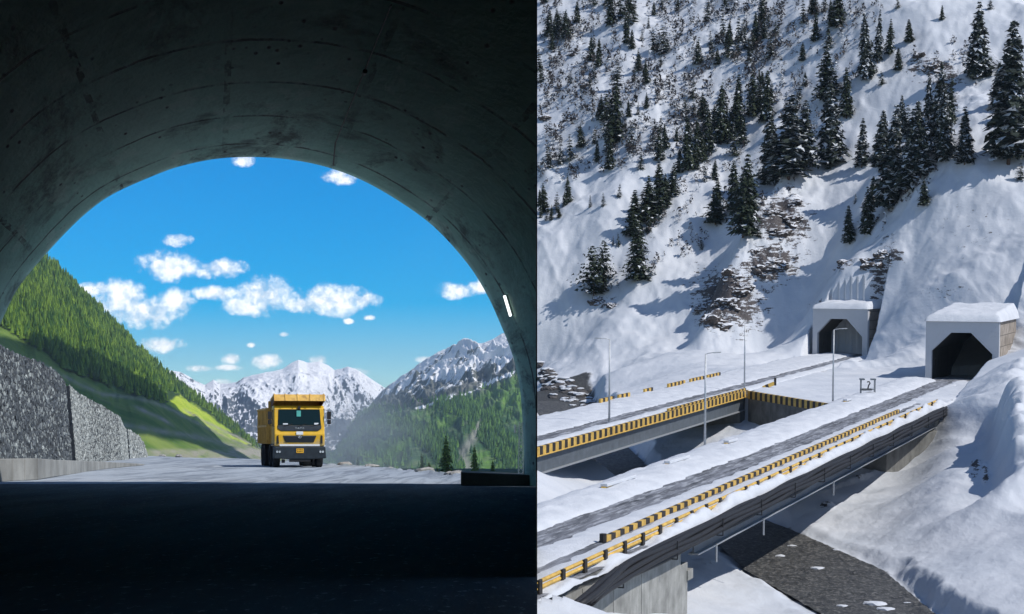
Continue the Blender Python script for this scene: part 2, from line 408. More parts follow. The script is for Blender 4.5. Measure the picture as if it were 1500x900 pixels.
# ---- ground: dark tunnel carriageway and the gravel yard outside
def edge_d(px):
    return np.interp(px, [-400, 215, 290, 380, 470, 540, 600, 675, 790], [165, 157, 140, 128, 100, 92, 80, 69, 65])
pxs = np.r_[np.linspace(-1900, -200, 30), np.linspace(-180, 787, 280)]
ds = np.r_[np.linspace(56.0, 170, 150), np.geomspace(172, 2600, 60)]
PX, DD = np.meshgrid(pxs, ds)
E = edge_d(PX)
Xg = (PX-CX)/FX*DD
Z = np.where(DD < E, 0.03*fbm(Xg*0.3, DD*0.12, 4, 3), 0.0)
dr = DD-E
k = sstep(380, 480, PX)
zv = np.interp(DD, [0, 120, 300, 700, 850, 1000, 1100, 2600], [-2, -5, -14, -13.6, -10.5, -14, -30, -90])
zl = np.interp(DD, [0, 150, 400, 1400], [-1.0, -1.0, -7.5, -30])
Zb = -0.25*np.clip(dr, 0, 6)*1.6
Z = np.where(dr > 0, np.maximum(-0.4*np.clip(dr, 0, None), k*zv+(1-k)*zl)+0.15*fbm(Xg*0.5, DD*0.5, 3, 8)*np.clip(dr/4, 0, 1), Z)
Z += 0.10*np.exp(-((dr+1.0)/1.2)**2)*(0.6+fbm(Xg*1.3, DD*0.8, 4, 12))*k
t = MT('gravel_yard', 0.9, 0.2)
n1 = t.noise(0.12, 6, 0.6, t.co((1, 0.35, 1))); n2 = t.noise(3.5, 6, 0.7); tr = t.noise(0.9, 6, 0.65, t.co((1.5, 0.09, 1), rot=(0, 0, R(-14))), 1.2)
col = t.mix(t.ramp(n1, [(0.3, 0), (0.7, 1)]), (0.30, 0.34, 0.39), (0.42, 0.46, 0.50))
col = t.mix(t.ramp(tr, [(0.46, 0), (0.60, 0.8)]), col, (0.17, 0.195, 0.23)); col = t.mix(t.ramp(n2, [(0.55, 0), (0.72, 0.5)]), col, (0.15, 0.16, 0.17))
gr = t.mix(t.ramp(t.noise(0.25, 6, 0.65), [(0.4, 0), (0.62, 1)]), (0.05, 0.09, 0.03), (0.15, 0.15, 0.09))
col = t.mix(t.attr('grass'), col, gr)
t.color(col).bump(t.mix(0.5, n2, tr), 0.8, 0.12); M['yard'] = t.m
grass = sstep(-1.5, 3, dr+2*fbm(Xg*0.6, DD*0.3, 3, 31))
o = mesh_np('ground', np.stack([Xg, DD, Z], -1).reshape(-1, 3), grid_faces(*PX.shape), M['yard'], smooth=True, attrs={'grass': grass.ravel()})
tag(o, kind='structure')
t = MT('tunnel_asphalt', 0.85, 0.2)
n2 = t.noise(9, 6, 0.75, t.co((1, 0.35, 1))); n1 = t.noise(0.4, 6, 0.6, t.co((1.5, 0.18, 1), rot=(0, 0, R(8))))
col = t.mix(t.ramp(n1, [(0.4, 0), (0.65, 1)]), (0.03, 0.04, 0.05), (0.12, 0.15, 0.17)); col = t.mix(t.ramp(n2, [(0.58, 0), (0.66, 0.9)]), col, (0.40, 0.44, 0.48))
t.color(col).bump(n2, 0.6, 0.03); M['asph'] = t.m
mb = MB()
mb.add([(-22, -60, 0), (30, -60, 0), (30, 11, 0), (plx(787, 11), 11, 0), (-16, 11, 0)], [(0, 1, 2, 3, 4)])
mb.add([(-16, 11, 0), (plx(787, 11), 11, 0), (plx(787, 56.2), 56.2, 0), (-20, 56.2, 0)], [(0, 1, 2, 3)])
tag(mb.build('road', M['asph']), kind='structure')
# left kerb wall
kp = [(-70,717,50,0.66),(0,706,59,0.66),(55,703,62,0.65),(85,698,68,0.54),(112,694,73,0.47),(150,688,84,0.32),(200,683,95,0.12),(212,682,98,0.05)]
mb = MB(); ng = 0
for (a, b) in zip(kp[:-1], kp[1:]):
    nseg = 3
    for i in range(nseg):
        u0, u1 = i/nseg, (i+0.97)/nseg
        pts = []
        for u in (u0, u1):
            px, py, d, h = [a[j]+(b[j]-a[j])*u for j in range(4)]
            x = plx(px, d); pts.append((x, d, h))
        (x0, y0, h0), (x1, y1, h1) = pts
        mb.add([(x0, y0, 0), (x0-0.3, y0, 0), (x0-0.3, y0, h0), (x0, y0, h0), (x1, y1, 0), (x1-0.3, y1, 0), (x1-0.3, y1, h1), (x1, y1, h1)],
               [(0,1,2,3),(7,6,5,4),(0,3,7,4),(1,5,6,2),(3,2,6,7),(0,4,5,1)])
tag(mb.build('kerb_wall', M['conc'], bevel=0.02), 'low grey concrete kerb wall leading out of the tunnel towards the gabion walls', 'kerb')
mb = MB(); mb.add([(plx(675,54),54,0),(plx(787,54),54,0),(plx(787,54),54,0.27),(plx(675,54),54,0.355),(plx(675,56),56,0),(plx(787,56),56,0),(plx(787,56),56,0.27),(plx(675,56),56,0.355)],
                  [(0,1,2,3),(7,6,5,4),(0,3,7,4),(1,5,6,2),(3,2,6,7),(0,4,5,1)])
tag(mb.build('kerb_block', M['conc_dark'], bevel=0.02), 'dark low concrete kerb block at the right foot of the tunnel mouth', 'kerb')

# ---- gabion walls: backing slab plus the stones as one surface
def stones(name, base, face, n, smin, smax, mat, seed):
    r = np.random.default_rng(seed); V = []; F = []; C = []
    cube = np.array([[x, y, z] for z in (-1, 1) for y in (-1, 1) for x in (-1, 1)], float)
    cf = np.array([(0,2,3,1),(4,5,7,6),(0,1,5,4),(2,6,7,3),(0,4,6,2),(1,3,7,5)])
    for i in range(n):
        p = face(r.random(), r.random())
        sz = smin+(smax-smin)*r.random()**2.5
        A = r.normal(size=(3, 3)); Q, _ = np.linalg.qr(A)
        v = (cube*(0.6+0.5*r.random((8, 3)))*sz*np.array([1, 0.8, 0.6])) @ Q.T*np.array([0.5, 1, 1]) + np.array(p)
        F.append(cf+8*i); V.append(v); C.append(np.full(6, r.random()))
    return mesh_np(name, np.concatenate(V), np.concatenate(F), mat, base, attrs={'tone': np.concatenate(C)})
def stone_mat(name, c0, c1, c2):
    t = MT(name, 0.85, 0.3); a = t.attr('tone'); n = t.noise(3, 5, 0.6)
    col = t.ramp(a, [(0.0, c0), (0.6, c1), (0.97, c2)]); col = t.mix(t.ramp(n, [(0.35, 0.6), (0.6, 0)]), col, tuple(x*0.35 for x in c0))
    t.color(col).bump(n, 0.4, 0.03); return t.m
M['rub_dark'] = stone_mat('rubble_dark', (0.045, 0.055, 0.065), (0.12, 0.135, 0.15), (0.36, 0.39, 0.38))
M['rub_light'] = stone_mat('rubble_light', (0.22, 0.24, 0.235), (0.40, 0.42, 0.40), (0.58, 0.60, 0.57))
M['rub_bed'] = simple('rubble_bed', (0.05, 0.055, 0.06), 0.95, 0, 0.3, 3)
OUT = np.array([(-200,430),(-150,440),(-60,482),(0,508),(20,518),(55,530),(84,546),(98,563),(115,577),(150,595),(177,612),(182,626),(205,640),(211,650),(216,668)], float)
def gabion(label, cols, n, smin, smax, mat, seed):
    # cols: (px, d, ytop) along the wall
    o = thing('gabion_wall', W(cols[0][0], 675, cols[0][1]), label, 'wall', 'gabion walls beside the gravel yard')
    inv = o.matrix_world.inverted()
    a = np.array(cols, float)
    def face(u, v):
        j = np.interp(u, np.linspace(0, 1, len(a)), np.arange(len(a)))
        px, d, yt = [np.interp(j, np.arange(len(a)), a[:, q]) for q in range(3)]
        x = plx(px, d); zt = CH+(CY-yt)/FX*d
        yt = np.interp(px-0.10*zt/d*FX, OUT[:, 0], OUT[:, 1]); zt = CH+(CY-yt)/FX*d
        lean = -0.10*zt*v
        return (x+lean+0.0, d+0.05*zt*v, -0.1+(zt+0.1)*v)
    mb = MB(); K = 24
    for i in range(K):
        q = [face(i/K, 0), face((i+1)/K, 0), face((i+1)/K, 1), face(i/K, 1)]
        mb.add(q+[(p[0]-1.0, p[1]+0.3, p[2]) for p in q], [(0,1,2,3),(7,6,5,4),(3,2,6,7),(0,3,7,4),(1,5,6,2)])
    b = mb.build('fill', M['rub_bed'], o); b.matrix_parent_inverse = inv
    s = stones('stone_face', o, lambda u, v: face(u, v), n, smin, smax, mat, seed); s.matrix_parent_inverse = inv
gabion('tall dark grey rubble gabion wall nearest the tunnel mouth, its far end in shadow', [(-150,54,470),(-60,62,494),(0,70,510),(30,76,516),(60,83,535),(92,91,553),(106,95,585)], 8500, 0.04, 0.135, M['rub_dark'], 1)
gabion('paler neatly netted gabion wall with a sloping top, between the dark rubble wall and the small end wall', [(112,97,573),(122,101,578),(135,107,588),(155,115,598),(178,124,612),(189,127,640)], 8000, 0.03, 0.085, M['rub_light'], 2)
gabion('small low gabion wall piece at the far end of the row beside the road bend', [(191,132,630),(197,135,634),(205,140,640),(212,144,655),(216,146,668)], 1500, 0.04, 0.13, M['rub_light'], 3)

# ---- mountains
def mountain(name, ridge, base, nc, nr, bulge, disp, mat, maskf=None, back=0.5, seed=1, dn=None, power=1.0):
    """surface from a foot line up to a crest line (px, py, distance) and down again behind it"""
    rg = np.array(ridge, float); bs = np.array(base, float)
    px = np.linspace(rg[0, 0], rg[-1, 0], nc)
    ry = np.interp(px, rg[:, 0], rg[:, 1]); rd = np.interp(px, rg[:, 0], rg[:, 2])
    by = np.interp(px, bs[:, 0], bs[:, 1]); bd = np.interp(px, bs[:, 0], bs[:, 2])
    top = np.stack([(px-CX)/FX*rd, rd, CH+(CY-ry)/FX*rd], -1)
    bot = np.stack([(px-CX)/FX*bd, bd, CH+(CY-by)/FX*bd], -1)
    v = np.linspace(0, 1, nr)[:, None, None]
    Pm = bot[None]*(1-v)+top[None]*v
    Pm[..., 2] += (bulge*np.sin(np.pi*v[..., 0])*(top[:, 2]-bot[:, 2])[None])
    D = disp(Pm[..., 0], Pm[..., 1], v[..., 0], px[None, :]+0*v[..., 0])
    Pm[..., 2] += D
    nb = max(6, nr//6); vb = np.linspace(0, 1, nb+1)[1:, None, None]
    tb = Pm[-1][None]
    dirv = np.stack([(px-CX)/FX*0+0, np.ones_like(px), np.zeros_like(px)], -1)
    hgt = (Pm[-1][:, 2]-bot[:, 2]).max()
    Pb = tb+dirv[None]*vb*hgt*1.6; Pb[..., 2] = tb[..., 2]*(1-vb[..., 0])+(bot[:, 2].min()-5)*vb[..., 0]
    P = np.concatenate([Pm, Pb], 0)
    at = {}
    if maskf:
        for kx, f in maskf.items():
            vals = np.zeros(P.shape[:2]); vals[:nr] = f(Pm, v[..., 0], px[None, :]+0*v[..., 0]); vals[nr:] = vals[nr-1]
            at[kx] = vals.ravel()
    o = mesh_np(name, P.reshape(-1, 3), grid_faces(*P.shape[:2]), mat, smooth=True, attrs=at)
    tag(o, kind='structure')
    return o, Pm
def scr(Pm):    # photo row of each vertex
    return CY-(Pm[..., 2]-CH)/Pm[..., 1]*FX
# far snow peaks
t = MT('alpine_rock_snow', 0.9, 0.1)
gp = t.geo('Position'); gn = t.geo('Normal')
ns = t.noise(0.003, 9, 0.68, t.co((1, 1, 1.0))); nf = t.noise(0.016, 8, 0.72, t.co((1, 0.3, 1)), 0.6); nst = t.noise(0.013, 7, 0.7, t.co((1.6, 0.25, 0.25), rot=(0, R(35), 0)))
snowf = t.math('ADD', t.attr('snow'), t.math('MULTIPLY', t.math('SUBTRACT', nf, 0.5), 1.5)); snowf = t.math('ADD', snowf, t.math('MULTIPLY', t.math('SUBTRACT', nst, 0.5), 1.6))
snowf = t.math('ADD', snowf, t.math('MULTIPLY', t.math('SUBTRACT', gn[2], 0.82), 2.0))
sm = t.ramp(snowf, [(0.46, 0), (0.51, 1)])
rock = t.mix(t.ramp(ns, [(0.35, 0), (0.65, 1)]), (0.085, 0.10, 0.12), (0.17, 0.185, 0.20)); rock = t.mix(t.ramp(nf, [(0.5, 0), (0.6, 0.7)]), rock, (0.07, 0.085, 0.09))
rock = t.mix(t.attr('green'), rock, t.mix(t.ramp(nf, [(0.42, 0), (0.6, 1)]), (0.03, 0.065, 0.03), (0.13, 0.17, 0.06)))
t.color(t.mix(sm, rock, (0.90, 0.90, 0.92))).bump(nf, 0.5, 18); M['alp'] = t.m

ridgeC = [(180,540,13000),(240,542,13000),(262,545,13000),(270,548,13500),(284,557,14000),(300,564,14500),(313,556,14500),(322,563,14500),(345,561,14000),(357,553,13800),(380,548,13500),(400,544,13500),(415,540,13500),(428,531,13500),(437,527,13500),(450,531,13600),(468,530,13700),(478,534,13700),(490,542,13500),(510,538,13000),(525,543,12800),(545,556,12500),(562,568,12500),(600,592,12500),(700,630,12500)]
ridgeC = [(a, b, c*0.76) for a, b, c in ridgeC]
baseC = [(180,690,6800),(700,690,6800)]
def dC(x, y, v, px):
    env = np.sin(np.pi*np.clip(v, 0, 1))**0.8
    spur = 170*(ridged(x/620+3.1+v*1.3, y/2200+1.3, 6, 21, 0.6)-0.55)
    return env*spur+26*(ridged(x/130+v*2, y/300, 5, 27, 0.6)-0.5)*(0.3+env)
mtnC, PmC = mountain('far_mountain', ridgeC, baseC, 520, 260, 0.0, dC, M['alp'],
    {'snow': lambda P, v, px: 0.12+np.clip((scr(P)*-1+628)/100+0.25*fbm(px/16, v*9, 4, 44), 0, 1)*1.0-0.05,
     'green': lambda P, v, px: 0*v})
# right hand mountain
ridgeB = [(470,668,9500),(500,642,9300),(530,606,9000),(560,572,8500),(575,562,8300),(600,545,8000),(620,533,7800),(640,522,7600),(660,512,7400),(676,504,7200),(690,503,7100),(707,503,7000),(722,497,6800),(735,489,6700),(748,485,6600),(770,476,6500),(800,462,6300),(840,455,6200)]
baseB = [(470,676,6500),(520,694,4200),(600,702,3500),(680,706,3300),(840,708,3200)]
def dB(x, y, v, px):
    env = np.sin(np.pi*np.clip(v, 0, 1))**0.7
    a = (px*0.62+ (v*260)*0.95)            # spurs that run down to the left
    return env*(150*(ridged(a/95+1.7, v*1.1+0.4, 4, 51, 0.5)-0.6)+45*(ridged(px/24+v*3, v*7, 4, 55)-0.5))*(0.35+v)+14*fbm(px/7, v*20, 4, 58)*(0.3+v)*env
def snowB(P, v, px):
    s = scr(P); line = np.interp(px, [500, 560, 600, 650, 700, 760, 840], [640, 600, 590, 585, 565, 545, 530])
    gul = 0.75*np.exp(-((s-np.interp(px, [590, 620, 680, 760], [603, 596, 578, 543]))/4.5)**2)*sstep(590, 612, px)
    return np.clip((line-s)/75+0.1, 0, 0.62)+gul+0.22*fbm(px/14, v*14, 4, 61)-0.16*(s > line)
def greenB(P, v, px):
    s = scr(P); line = np.interp(px, [500, 560, 600, 650, 700, 760, 840], [600, 605, 606, 596, 580, 555, 545])
    return sstep(-14, 6, s-line+6*fbm(px/10, v*10, 3, 63))
def pathB(px, s): return np.exp(-((px-np.interp(s, [600, 640, 665, 700], [712, 694, 676, 690]))/(3+10*np.clip((s-600)/90, 0, 1)))**2)*sstep(600, 625, s)
t = MT('forest_mountain', 0.9, 0.1)
gn = t.geo('Normal')
nf = t.noise(0.012, 8, 0.7, dist=0.5); n3 = t.noise(0.0022, 7, 0.65); nst = t.noise(0.010, 7, 0.7, t.co((1.4, 0.3, 0.3), rot=(0, R(35), 0)))
snowf = t.math('ADD', t.attr('snow'), t.math('MULTIPLY', t.math('SUBTRACT', nf, 0.5), 1.6)); snowf = t.math('ADD', snowf, t.math('MULTIPLY', t.math('SUBTRACT', nst, 0.5), 1.5))
sm = t.ramp(snowf, [(0.42, 0), (0.47, 1)])
rock = t.mix(t.ramp(nf, [(0.38, 0), (0.62, 1)]), (0.07, 0.085, 0.07), (0.20, 0.205, 0.19))
turf = t.mix(t.ramp(n3, [(0.42, 0), (0.6, 1)]), (0.04, 0.10, 0.04), (0.14, 0.27, 0.05)); turf = t.mix(t.ramp(nf, [(0.5, 0), (0.62, 0.6)]), turf, (0.2, 0.24, 0.13))
turf = t.mix(t.attr('scree'), turf, (0.32, 0.32, 0.27))
c_ = t.mix(t.attr('green'), rock, turf)
t.color(t.mix(sm, c_, (0.84, 0.85, 0.87))).bump(nf, 0.7, 12); M['mtB'] = t.m
mtnB, PmB = mountain('mountain', ridgeB, baseB, 420, 300, 0.02, dB, M['mtB'], {'snow': snowB, 'green': greenB, 'scree': lambda P, v, px: pathB(px, scr(P))*0.9})
# left hand forested mountain
ridgeA = [(-260,290,3300),(-120,300,3350),(0,330,3400),(60,372,3500),(75,383,3550),(105,412,3600),(150,455,3750),(190,496,3900),(220,524,4000),(245,545,4150),(265,562,4300),(300,590,4600),(330,613,4900),(352,633,5200),(372,650,5500),(384,660,5700),(420,668,6000)]
baseA = [(-260,676,1300),(0,676,1300),(120,676,1350),(215,676,1400),(290,676,1600),(350,675,2100),(384,675,2600),(420,676,3000)]
def dA(x, y, v, px):
    env = np.sin(np.pi*np.clip(v, 0, 1))**0.8
    return env*(26*fbm(px/55, v*5, 5, 71)+34*(ridged(px/85+v*1.2, v*1.6, 4, 73)-0.6))*(0.15+v*1.2)
def fl(px): return np.interp(px, [-260, 0, 60, 90, 120, 160, 205, 240, 262, 300, 340, 385, 420], [420, 478, 515, 537, 552, 566, 582, 594, 578, 601, 636, 661, 668])
def forestA(P, v, px): return sstep(3, -2, scr(P)-fl(px)+7*fbm(px/13, v*15, 4, 75))
def meadA(P, v, px):
    s = scr(P); lo = np.interp(px, [215, 245, 300, 340, 378, 400], [560, 592, 624, 643, 659, 665])
    return sstep(2, -2, s-lo+3*fbm(px/9, v*20, 3, 77))*sstep(212, 232, px)
def screeA(P, v, px):
    s = scr(P)
    a = np.exp(-((s-np.interp(px, [60, 120, 150, 200, 240, 300, 380], [530, 562, 575, 580, 592, 622, 660])-3)/3.0)**2)*0.7
    b = np.exp(-((s-np.interp(px, [180, 240, 300, 380], [622, 633, 642, 665]))/4.5)**2)*0.75
    c = np.exp(-((s-np.interp(px, [195, 240, 260], [595, 615, 628]))/3)**2)*sstep(190, 210, px)*sstep(262, 240, px)
    d = np.exp(-((px-np.interp(s, [430, 470, 512], [20, 38, 62]))/2.2)**2)*sstep(428, 440, s)*sstep(515, 505, s)
    e = np.exp(-((s-np.interp(px, [270, 300, 340, 378], [600, 618, 637, 655]))/2.5)**2)*sstep(262, 280, px)*0.9
    g = sstep(655, 662, s)*0.8
    return np.clip((a+b+c+e+g)*(0.75+0.8*fbm(px/11, v*40, 4, 79))+d*1.5, 0, 1)
t = MT('forest_slope', 0.9, 0.1)
nf = t.noise(0.03, 8, 0.7); n3 = t.noise(0.006, 7, 0.65)
gra = t.mix(t.ramp(n3, [(0.4, 0), (0.62, 1)]), (0.07, 0.15, 0.02), (0.21, 0.27, 0.06)); gra = t.mix(t.ramp(nf, [(0.52, 0), (0.66, 0.45)]), gra, (0.13, 0.14, 0.08))
gra = t.mix(t.attr('meadow'), gra, t.mix(t.ramp(n3, [(0.4, 0), (0.62, 1)]), (0.30, 0.42, 0.03), (0.46, 0.52, 0.06)))
gra = t.mix(t.attr('forest'), gra, t.mix(nf, (0.02, 0.045, 0.012), (0.05, 0.09, 0.02)))
t.color(t.mix(t.attr('scree'), gra, t.mix(nf, (0.20, 0.18, 0.14), (0.42, 0.40, 0.33)))).bump(nf, 0.8, 4); M['mtA'] = t.m
mtnA, PmA = mountain('hillside', ridgeA, baseA, 460, 320, 0.03, dA, M['mtA'], {'forest': forestA, 'meadow': meadA, 'scree': screeA})
mtnA['kind'] = 'structure'

# forests on the mountains: each one a mass nobody could count
def leaf_mat(name, a, b, snow=0.0, trans=0.0):
    t = MT(name, 0.75, 0.15); tn = t.attr('tone'); n = t.noise(0.9, 4, 0.6)
    col = t.mix(tn, a, b); col = t.mix(t.ramp(n, [(0.4, 0.35), (0.6, 0)]), col, tuple(x*0.5 for x in a))
    if snow:
        gn = t.geo('Normal'); sn = t.math('ADD', gn[2], t.math('MULTIPLY', t.noise(2.3, 4, 0.7), 1.2))
        f = t.math('GREATER_THAN', sn, 2.0-snow); f2 = t.math('GREATER_THAN', tn, 1-snow*0.35)
        col = t.mix(t.math('MULTIPLY', t.math('MAXIMUM', t.math('MULTIPLY', f, 0.0), f2), 0.85), col, (0.66, 0.69, 0.74))
    t.color(col); return t.m
M['fol_far'] = leaf_mat('far_conifers', (0.03, 0.085, 0.012), (0.24, 0.36, 0.03))
M['fol_b'] = leaf_mat('far_conifers_blue', (0.03, 0.09, 0.04), (0.14, 0.27, 0.05))
def forest(name, Pm, mask, n, hmin, hmax, mat, seed, wfac=0.24, bias=None, tonef=None):
    r = np.random.default_rng(seed); nr, nc = Pm.shape[:2]
    V = []; F = []; T = []; cnt = 0; tries = 0
    ang = np.linspace(0, 2*np.pi, 6)[:-1]
    # sampling density follows how large each cell shows
    sy = scr(Pm)
    ii = r.integers(0, nr-1, n*6); jj = r.integers(0, nc-1, n*6); fi = r.random(n*6); fj = r.random(n*6)
    wgt = np.abs(sy[ii+1, jj]-sy[ii, jj]); keep = (r.random(n*6) < wgt/wgt.max()*1.6) & (r.random(n*6) < mask[ii, jj])
    ii, jj, fi, fj = ii[keep][:n], jj[keep][:n], fi[keep][:n], fj[keep][:n]
    P = (Pm[ii, jj]*(1-fi)[:, None]+Pm[ii+1, jj]*fi[:, None])*(1-fj)[:, None]+(Pm[ii, jj+1]*(1-fi)[:, None]+Pm[ii+1, jj+1]*fi[:, None])*fj[:, None]
    k = len(P); H = hmin+(hmax-hmin)*r.random(k)**1.5; tone = r.random(k)**1.3
    if tonef is not None: tone = np.clip(tone*0.7+tonef(P), 0, 1)
    verts = np.zeros((k, 18, 3)); ph = r.random(k)*6.28
    for ti, (z0, z1, rr) in enumerate(((0.08, 0.5, 1.0), (0.28, 0.78, 0.74), (0.52, 1.0, 0.48))):
        for a in range(5):
            q = ph+ang[a]+ti*0.6; rad = H*wfac*rr*(0.7+0.6*r.random(k))
            verts[:, ti*6+a] = P+np.stack([np.cos(q)*rad, np.sin(q)*rad, H*(z0+0.05*r.random(k))], -1)
        verts[:, ti*6+5] = P+np.stack([0*H, 0*H, H*z1], -1)
    fs = np.array([(ti*6+a, ti*6+(a+1) % 5, ti*6+5) for ti in range(3) for a in range(5)])
    F = (fs[None]+18*np.arange(k)[:, None, None]).reshape(-1, 3)
    o = mesh_np(name, verts.reshape(-1, 3), F, mat, attrs={'tone': np.repeat(tone, 18)})
    return o
fm = forestA(PmA, np.linspace(0, 1, 320)[:, None], np.linspace(-260, 420, 460)[None, :]+0*PmA[..., 0])
pxA = np.linspace(-260, 420, 460)[None, :]+0*PmA[..., 0]
fm = fm*(1-np.clip(screeA(PmA, np.linspace(0, 1, 320)[:, None], pxA), 0, 1))*(1-0.93*meadA(PmA, np.linspace(0, 1, 320)[:, None], pxA)*sstep(-3, 3, scr(PmA)-np.interp(pxA, [215, 232, 262, 300, 340, 384], [555, 566, 578, 601, 635, 660])))
o = forest('forest', PmA, fm, 15000, 9, 17, M['fol_far'], 5, 0.24, tonef=lambda P: 0.35*fbm(P[:, 0]/60, P[:, 1]/160, 3, 91))
tag(o, 'dense green conifer forest covering the steep left mountainside', 'forest', kind='stuff')
pxB = np.linspace(470, 840, 420)[None, :]+0*PmB[..., 0]; vB = np.linspace(0, 1, 300)[:, None]
stripes = sstep(-0.12, 0.25, fbm((pxB*0.62+vB*247)/20, vB*3.0, 4, 95)-0.02)
fmB = greenB(PmB, vB, pxB)*(0.03+0.97*stripes)*(1-pathB(pxB, scr(PmB)))
o = forest('forest', PmB, fmB, 11000, 11, 21, M['fol_b'], 6, 0.22)
tag(o, 'blue green conifer forest in diagonal bands on the right mountain below the snow', 'forest', kind='stuff')

# added cloudlike blocker, unseen above the slope, to shade the foot of the forest
bm = bmesh.new()
for i in range(26):
    x, y, z = rnd.uniform(-1, 1), rnd.uniform(-1, 1), rnd.uniform(-0.2, 0.4)
    if x*x+y*y > 1: continue
    s = rnd.uniform(0.35, 0.6)
    bmesh.ops.create_icosphere(bm, subdivisions=2, radius=s, matrix=Matrix.Translation((x*0.7, y*0.8, z*0.5)))
me = bpy.data.meshes.new('shade_cloud'); bm.to_mesh(me); bm.free()
t = MT('shade_cloud_white', 1, 0); t.color((0.9, 0.9, 0.92)); me.materials.append(t.m)
shade_cloud = bpy.data.objects.new('shade_cloud', me); COL.objects.link(shade_cloud); tag(shade_cloud, kind='structure')
SHADE_T = W(180, 585, 2000)
tq = (1000-SHADE_T.z)/SUN.z
shade_cloud.location = SHADE_T+SUN*tq; shade_cloud.scale = (130, 620, 60)

# ---- conifers (shared builders; sizes in metres, unit height 1)
def conifer_mesh(seed, levels=22, per=9, width=0.17, dens=5, droop=0.25, bare=0.08, ragged=0.35):
    r = np.random.default_rng(seed); V = []; T = []
    lean = r.normal(size=2)*0.015
    for i in range(levels):
        u = (i+r.random()*0.6)/levels; z0 = bare+(1-bare)*u
        rad = width*(1-u)**0.85*(1+ragged*(r.random()-0.4))+0.008
        if u < 0.1: rad *= 0.8
        for b in range(per if u < 0.85 else 5):
            a = r.random()*6.283; ln_ = rad*(0.55+0.6*r.random())
            dirv = np.array([math.cos(a), math.sin(a)])
            for j in range(dens):
                f = (j+0.5+0.4*r.random())/dens
                c = np.array([dirv[0]*ln_*f+lean[0]*u, dirv[1]*ln_*f+lean[1]*u, z0-droop*ln_*f*f+ln_*0.10*r.normal()])
                s = 0.020+0.040*(1-u)*(1-0.35*f)
                for q in range(2):
                    d1 = np.array([dirv[0], dirv[1], -0.35])*s*(0.9+0.7*r.random()); 
                    d2 = np.array([-dirv[1], dirv[0], 0.25*r.normal()])*s*(0.5+0.5*r.random()); d3 = r.normal(size=3)*s*0.3
                    V += [c-d2+d3, c+d2+d3, c+d1-d3*0.6]; T.append(r.random())
    V = np.array(V); F = np.arange(len(V)).reshape(-1, 3)
    return V, F, np.array(T)
def trunk_np(r0=0.014, n=6, top=0.96):
    a = np.linspace(0, 2*np.pi, n+1)[:-1]
    V = np.concatenate([np.c_[np.cos(a)*r0*(1-0.9*u), np.sin(a)*r0*(1-0.9*u), np.full(n, u*top-0.02)] for u in (0, 0.5, 1)])
    F = [(k*n+i, k*n+(i+1) % n, (k+1)*n+(i+1) % n, (k+1)*n+i) for k in range(2) for i in range(n)]
    return V, np.array(F)
M['fol_snow'] = leaf_mat('dark_conifer_snow', (0.014, 0.022, 0.020), (0.055, 0.068, 0.050), snow=0.62)
M['fol_snowless'] = leaf_mat('dark_conifer', (0.016, 0.028, 0.018), (0.06, 0.075, 0.045), snow=0.2)
M['fol_green'] = leaf_mat('sunny_conifer', (0.06, 0.14, 0.03), (0.22, 0.31, 0.05))
M['bark'] = simple('bark', (0.09, 0.06, 0.045), 0.9, 0, 0.3, 5)
M['twig'] = simple('bare_twigs', (0.10, 0.08, 0.075), 0.9, 0, 0.3, 5)
PROTO = {}
def proto(kind, variants):
    for vi, kw in enumerate(variants):
        V, F, T = conifer_mesh(100+vi+len(PROTO)*10, **kw['g'])
        me_o = mesh_np('crown', V, F, kw['mat'], attrs={'tone': T}); cm = me_o.data; bpy.data.objects.remove(me_o)
        V, F = trunk_np(kw.get('r', 0.014)); to = mesh_np('trunk', V, F, M['bark'], smooth=True); tm = to.data; bpy.data.objects.remove(to)
        PROTO.setdefault(kind, []).append((cm, tm))
proto('big', [dict(g=dict(levels=34, per=14, width=0.19, dens=7, ragged=0.8, bare=0.05), mat=M['fol_snow']), dict(g=dict(levels=26, per=10, width=0.16, dens=6, ragged=1.0, bare=0.12), mat=M['fol_snow']), dict(g=dict(levels=30, per=12, width=0.17, dens=6), mat=M['fol_snow']), dict(g=dict(levels=28, per=12, width=0.21, dens=6, ragged=0.6), mat=M['fol_snow']), dict(g=dict(levels=32, per=11, width=0.14, dens=5, ragged=0.5), mat=M['fol_snow'])])
proto('dark', [dict(g=dict(levels=24, per=11, width=0.20, dens=5), mat=M['fol_snowless']), dict(g=dict(levels=22, per=10, width=0.24, dens=5, ragged=0.5), mat=M['fol_snowless'])])
proto('small', [dict(g=dict(levels=13, per=8, width=0.24, dens=4), mat=M['fol_snow']), dict(g=dict(levels=12, per=8, width=0.29, dens=4, ragged=0.6), mat=M['fol_snowless']), dict(g=dict(levels=14, per=7, width=0.19, dens=4), mat=M['fol_snow'])])
proto('round', [dict(g=dict(levels=14, per=12, width=0.42, dens=5, ragged=0.9, droop=-0.1, bare=0.18), mat=M['fol_snowless'])])
proto('green', [dict(g=dict(levels=22, per=12, width=0.24, dens=5, ragged=0.4, bare=0.05), mat=M['fol_green']), dict(g=dict(levels=18, per=10, width=0.2, dens=4, ragged=0.5), mat=M['fol_green'])])
ntree = 0
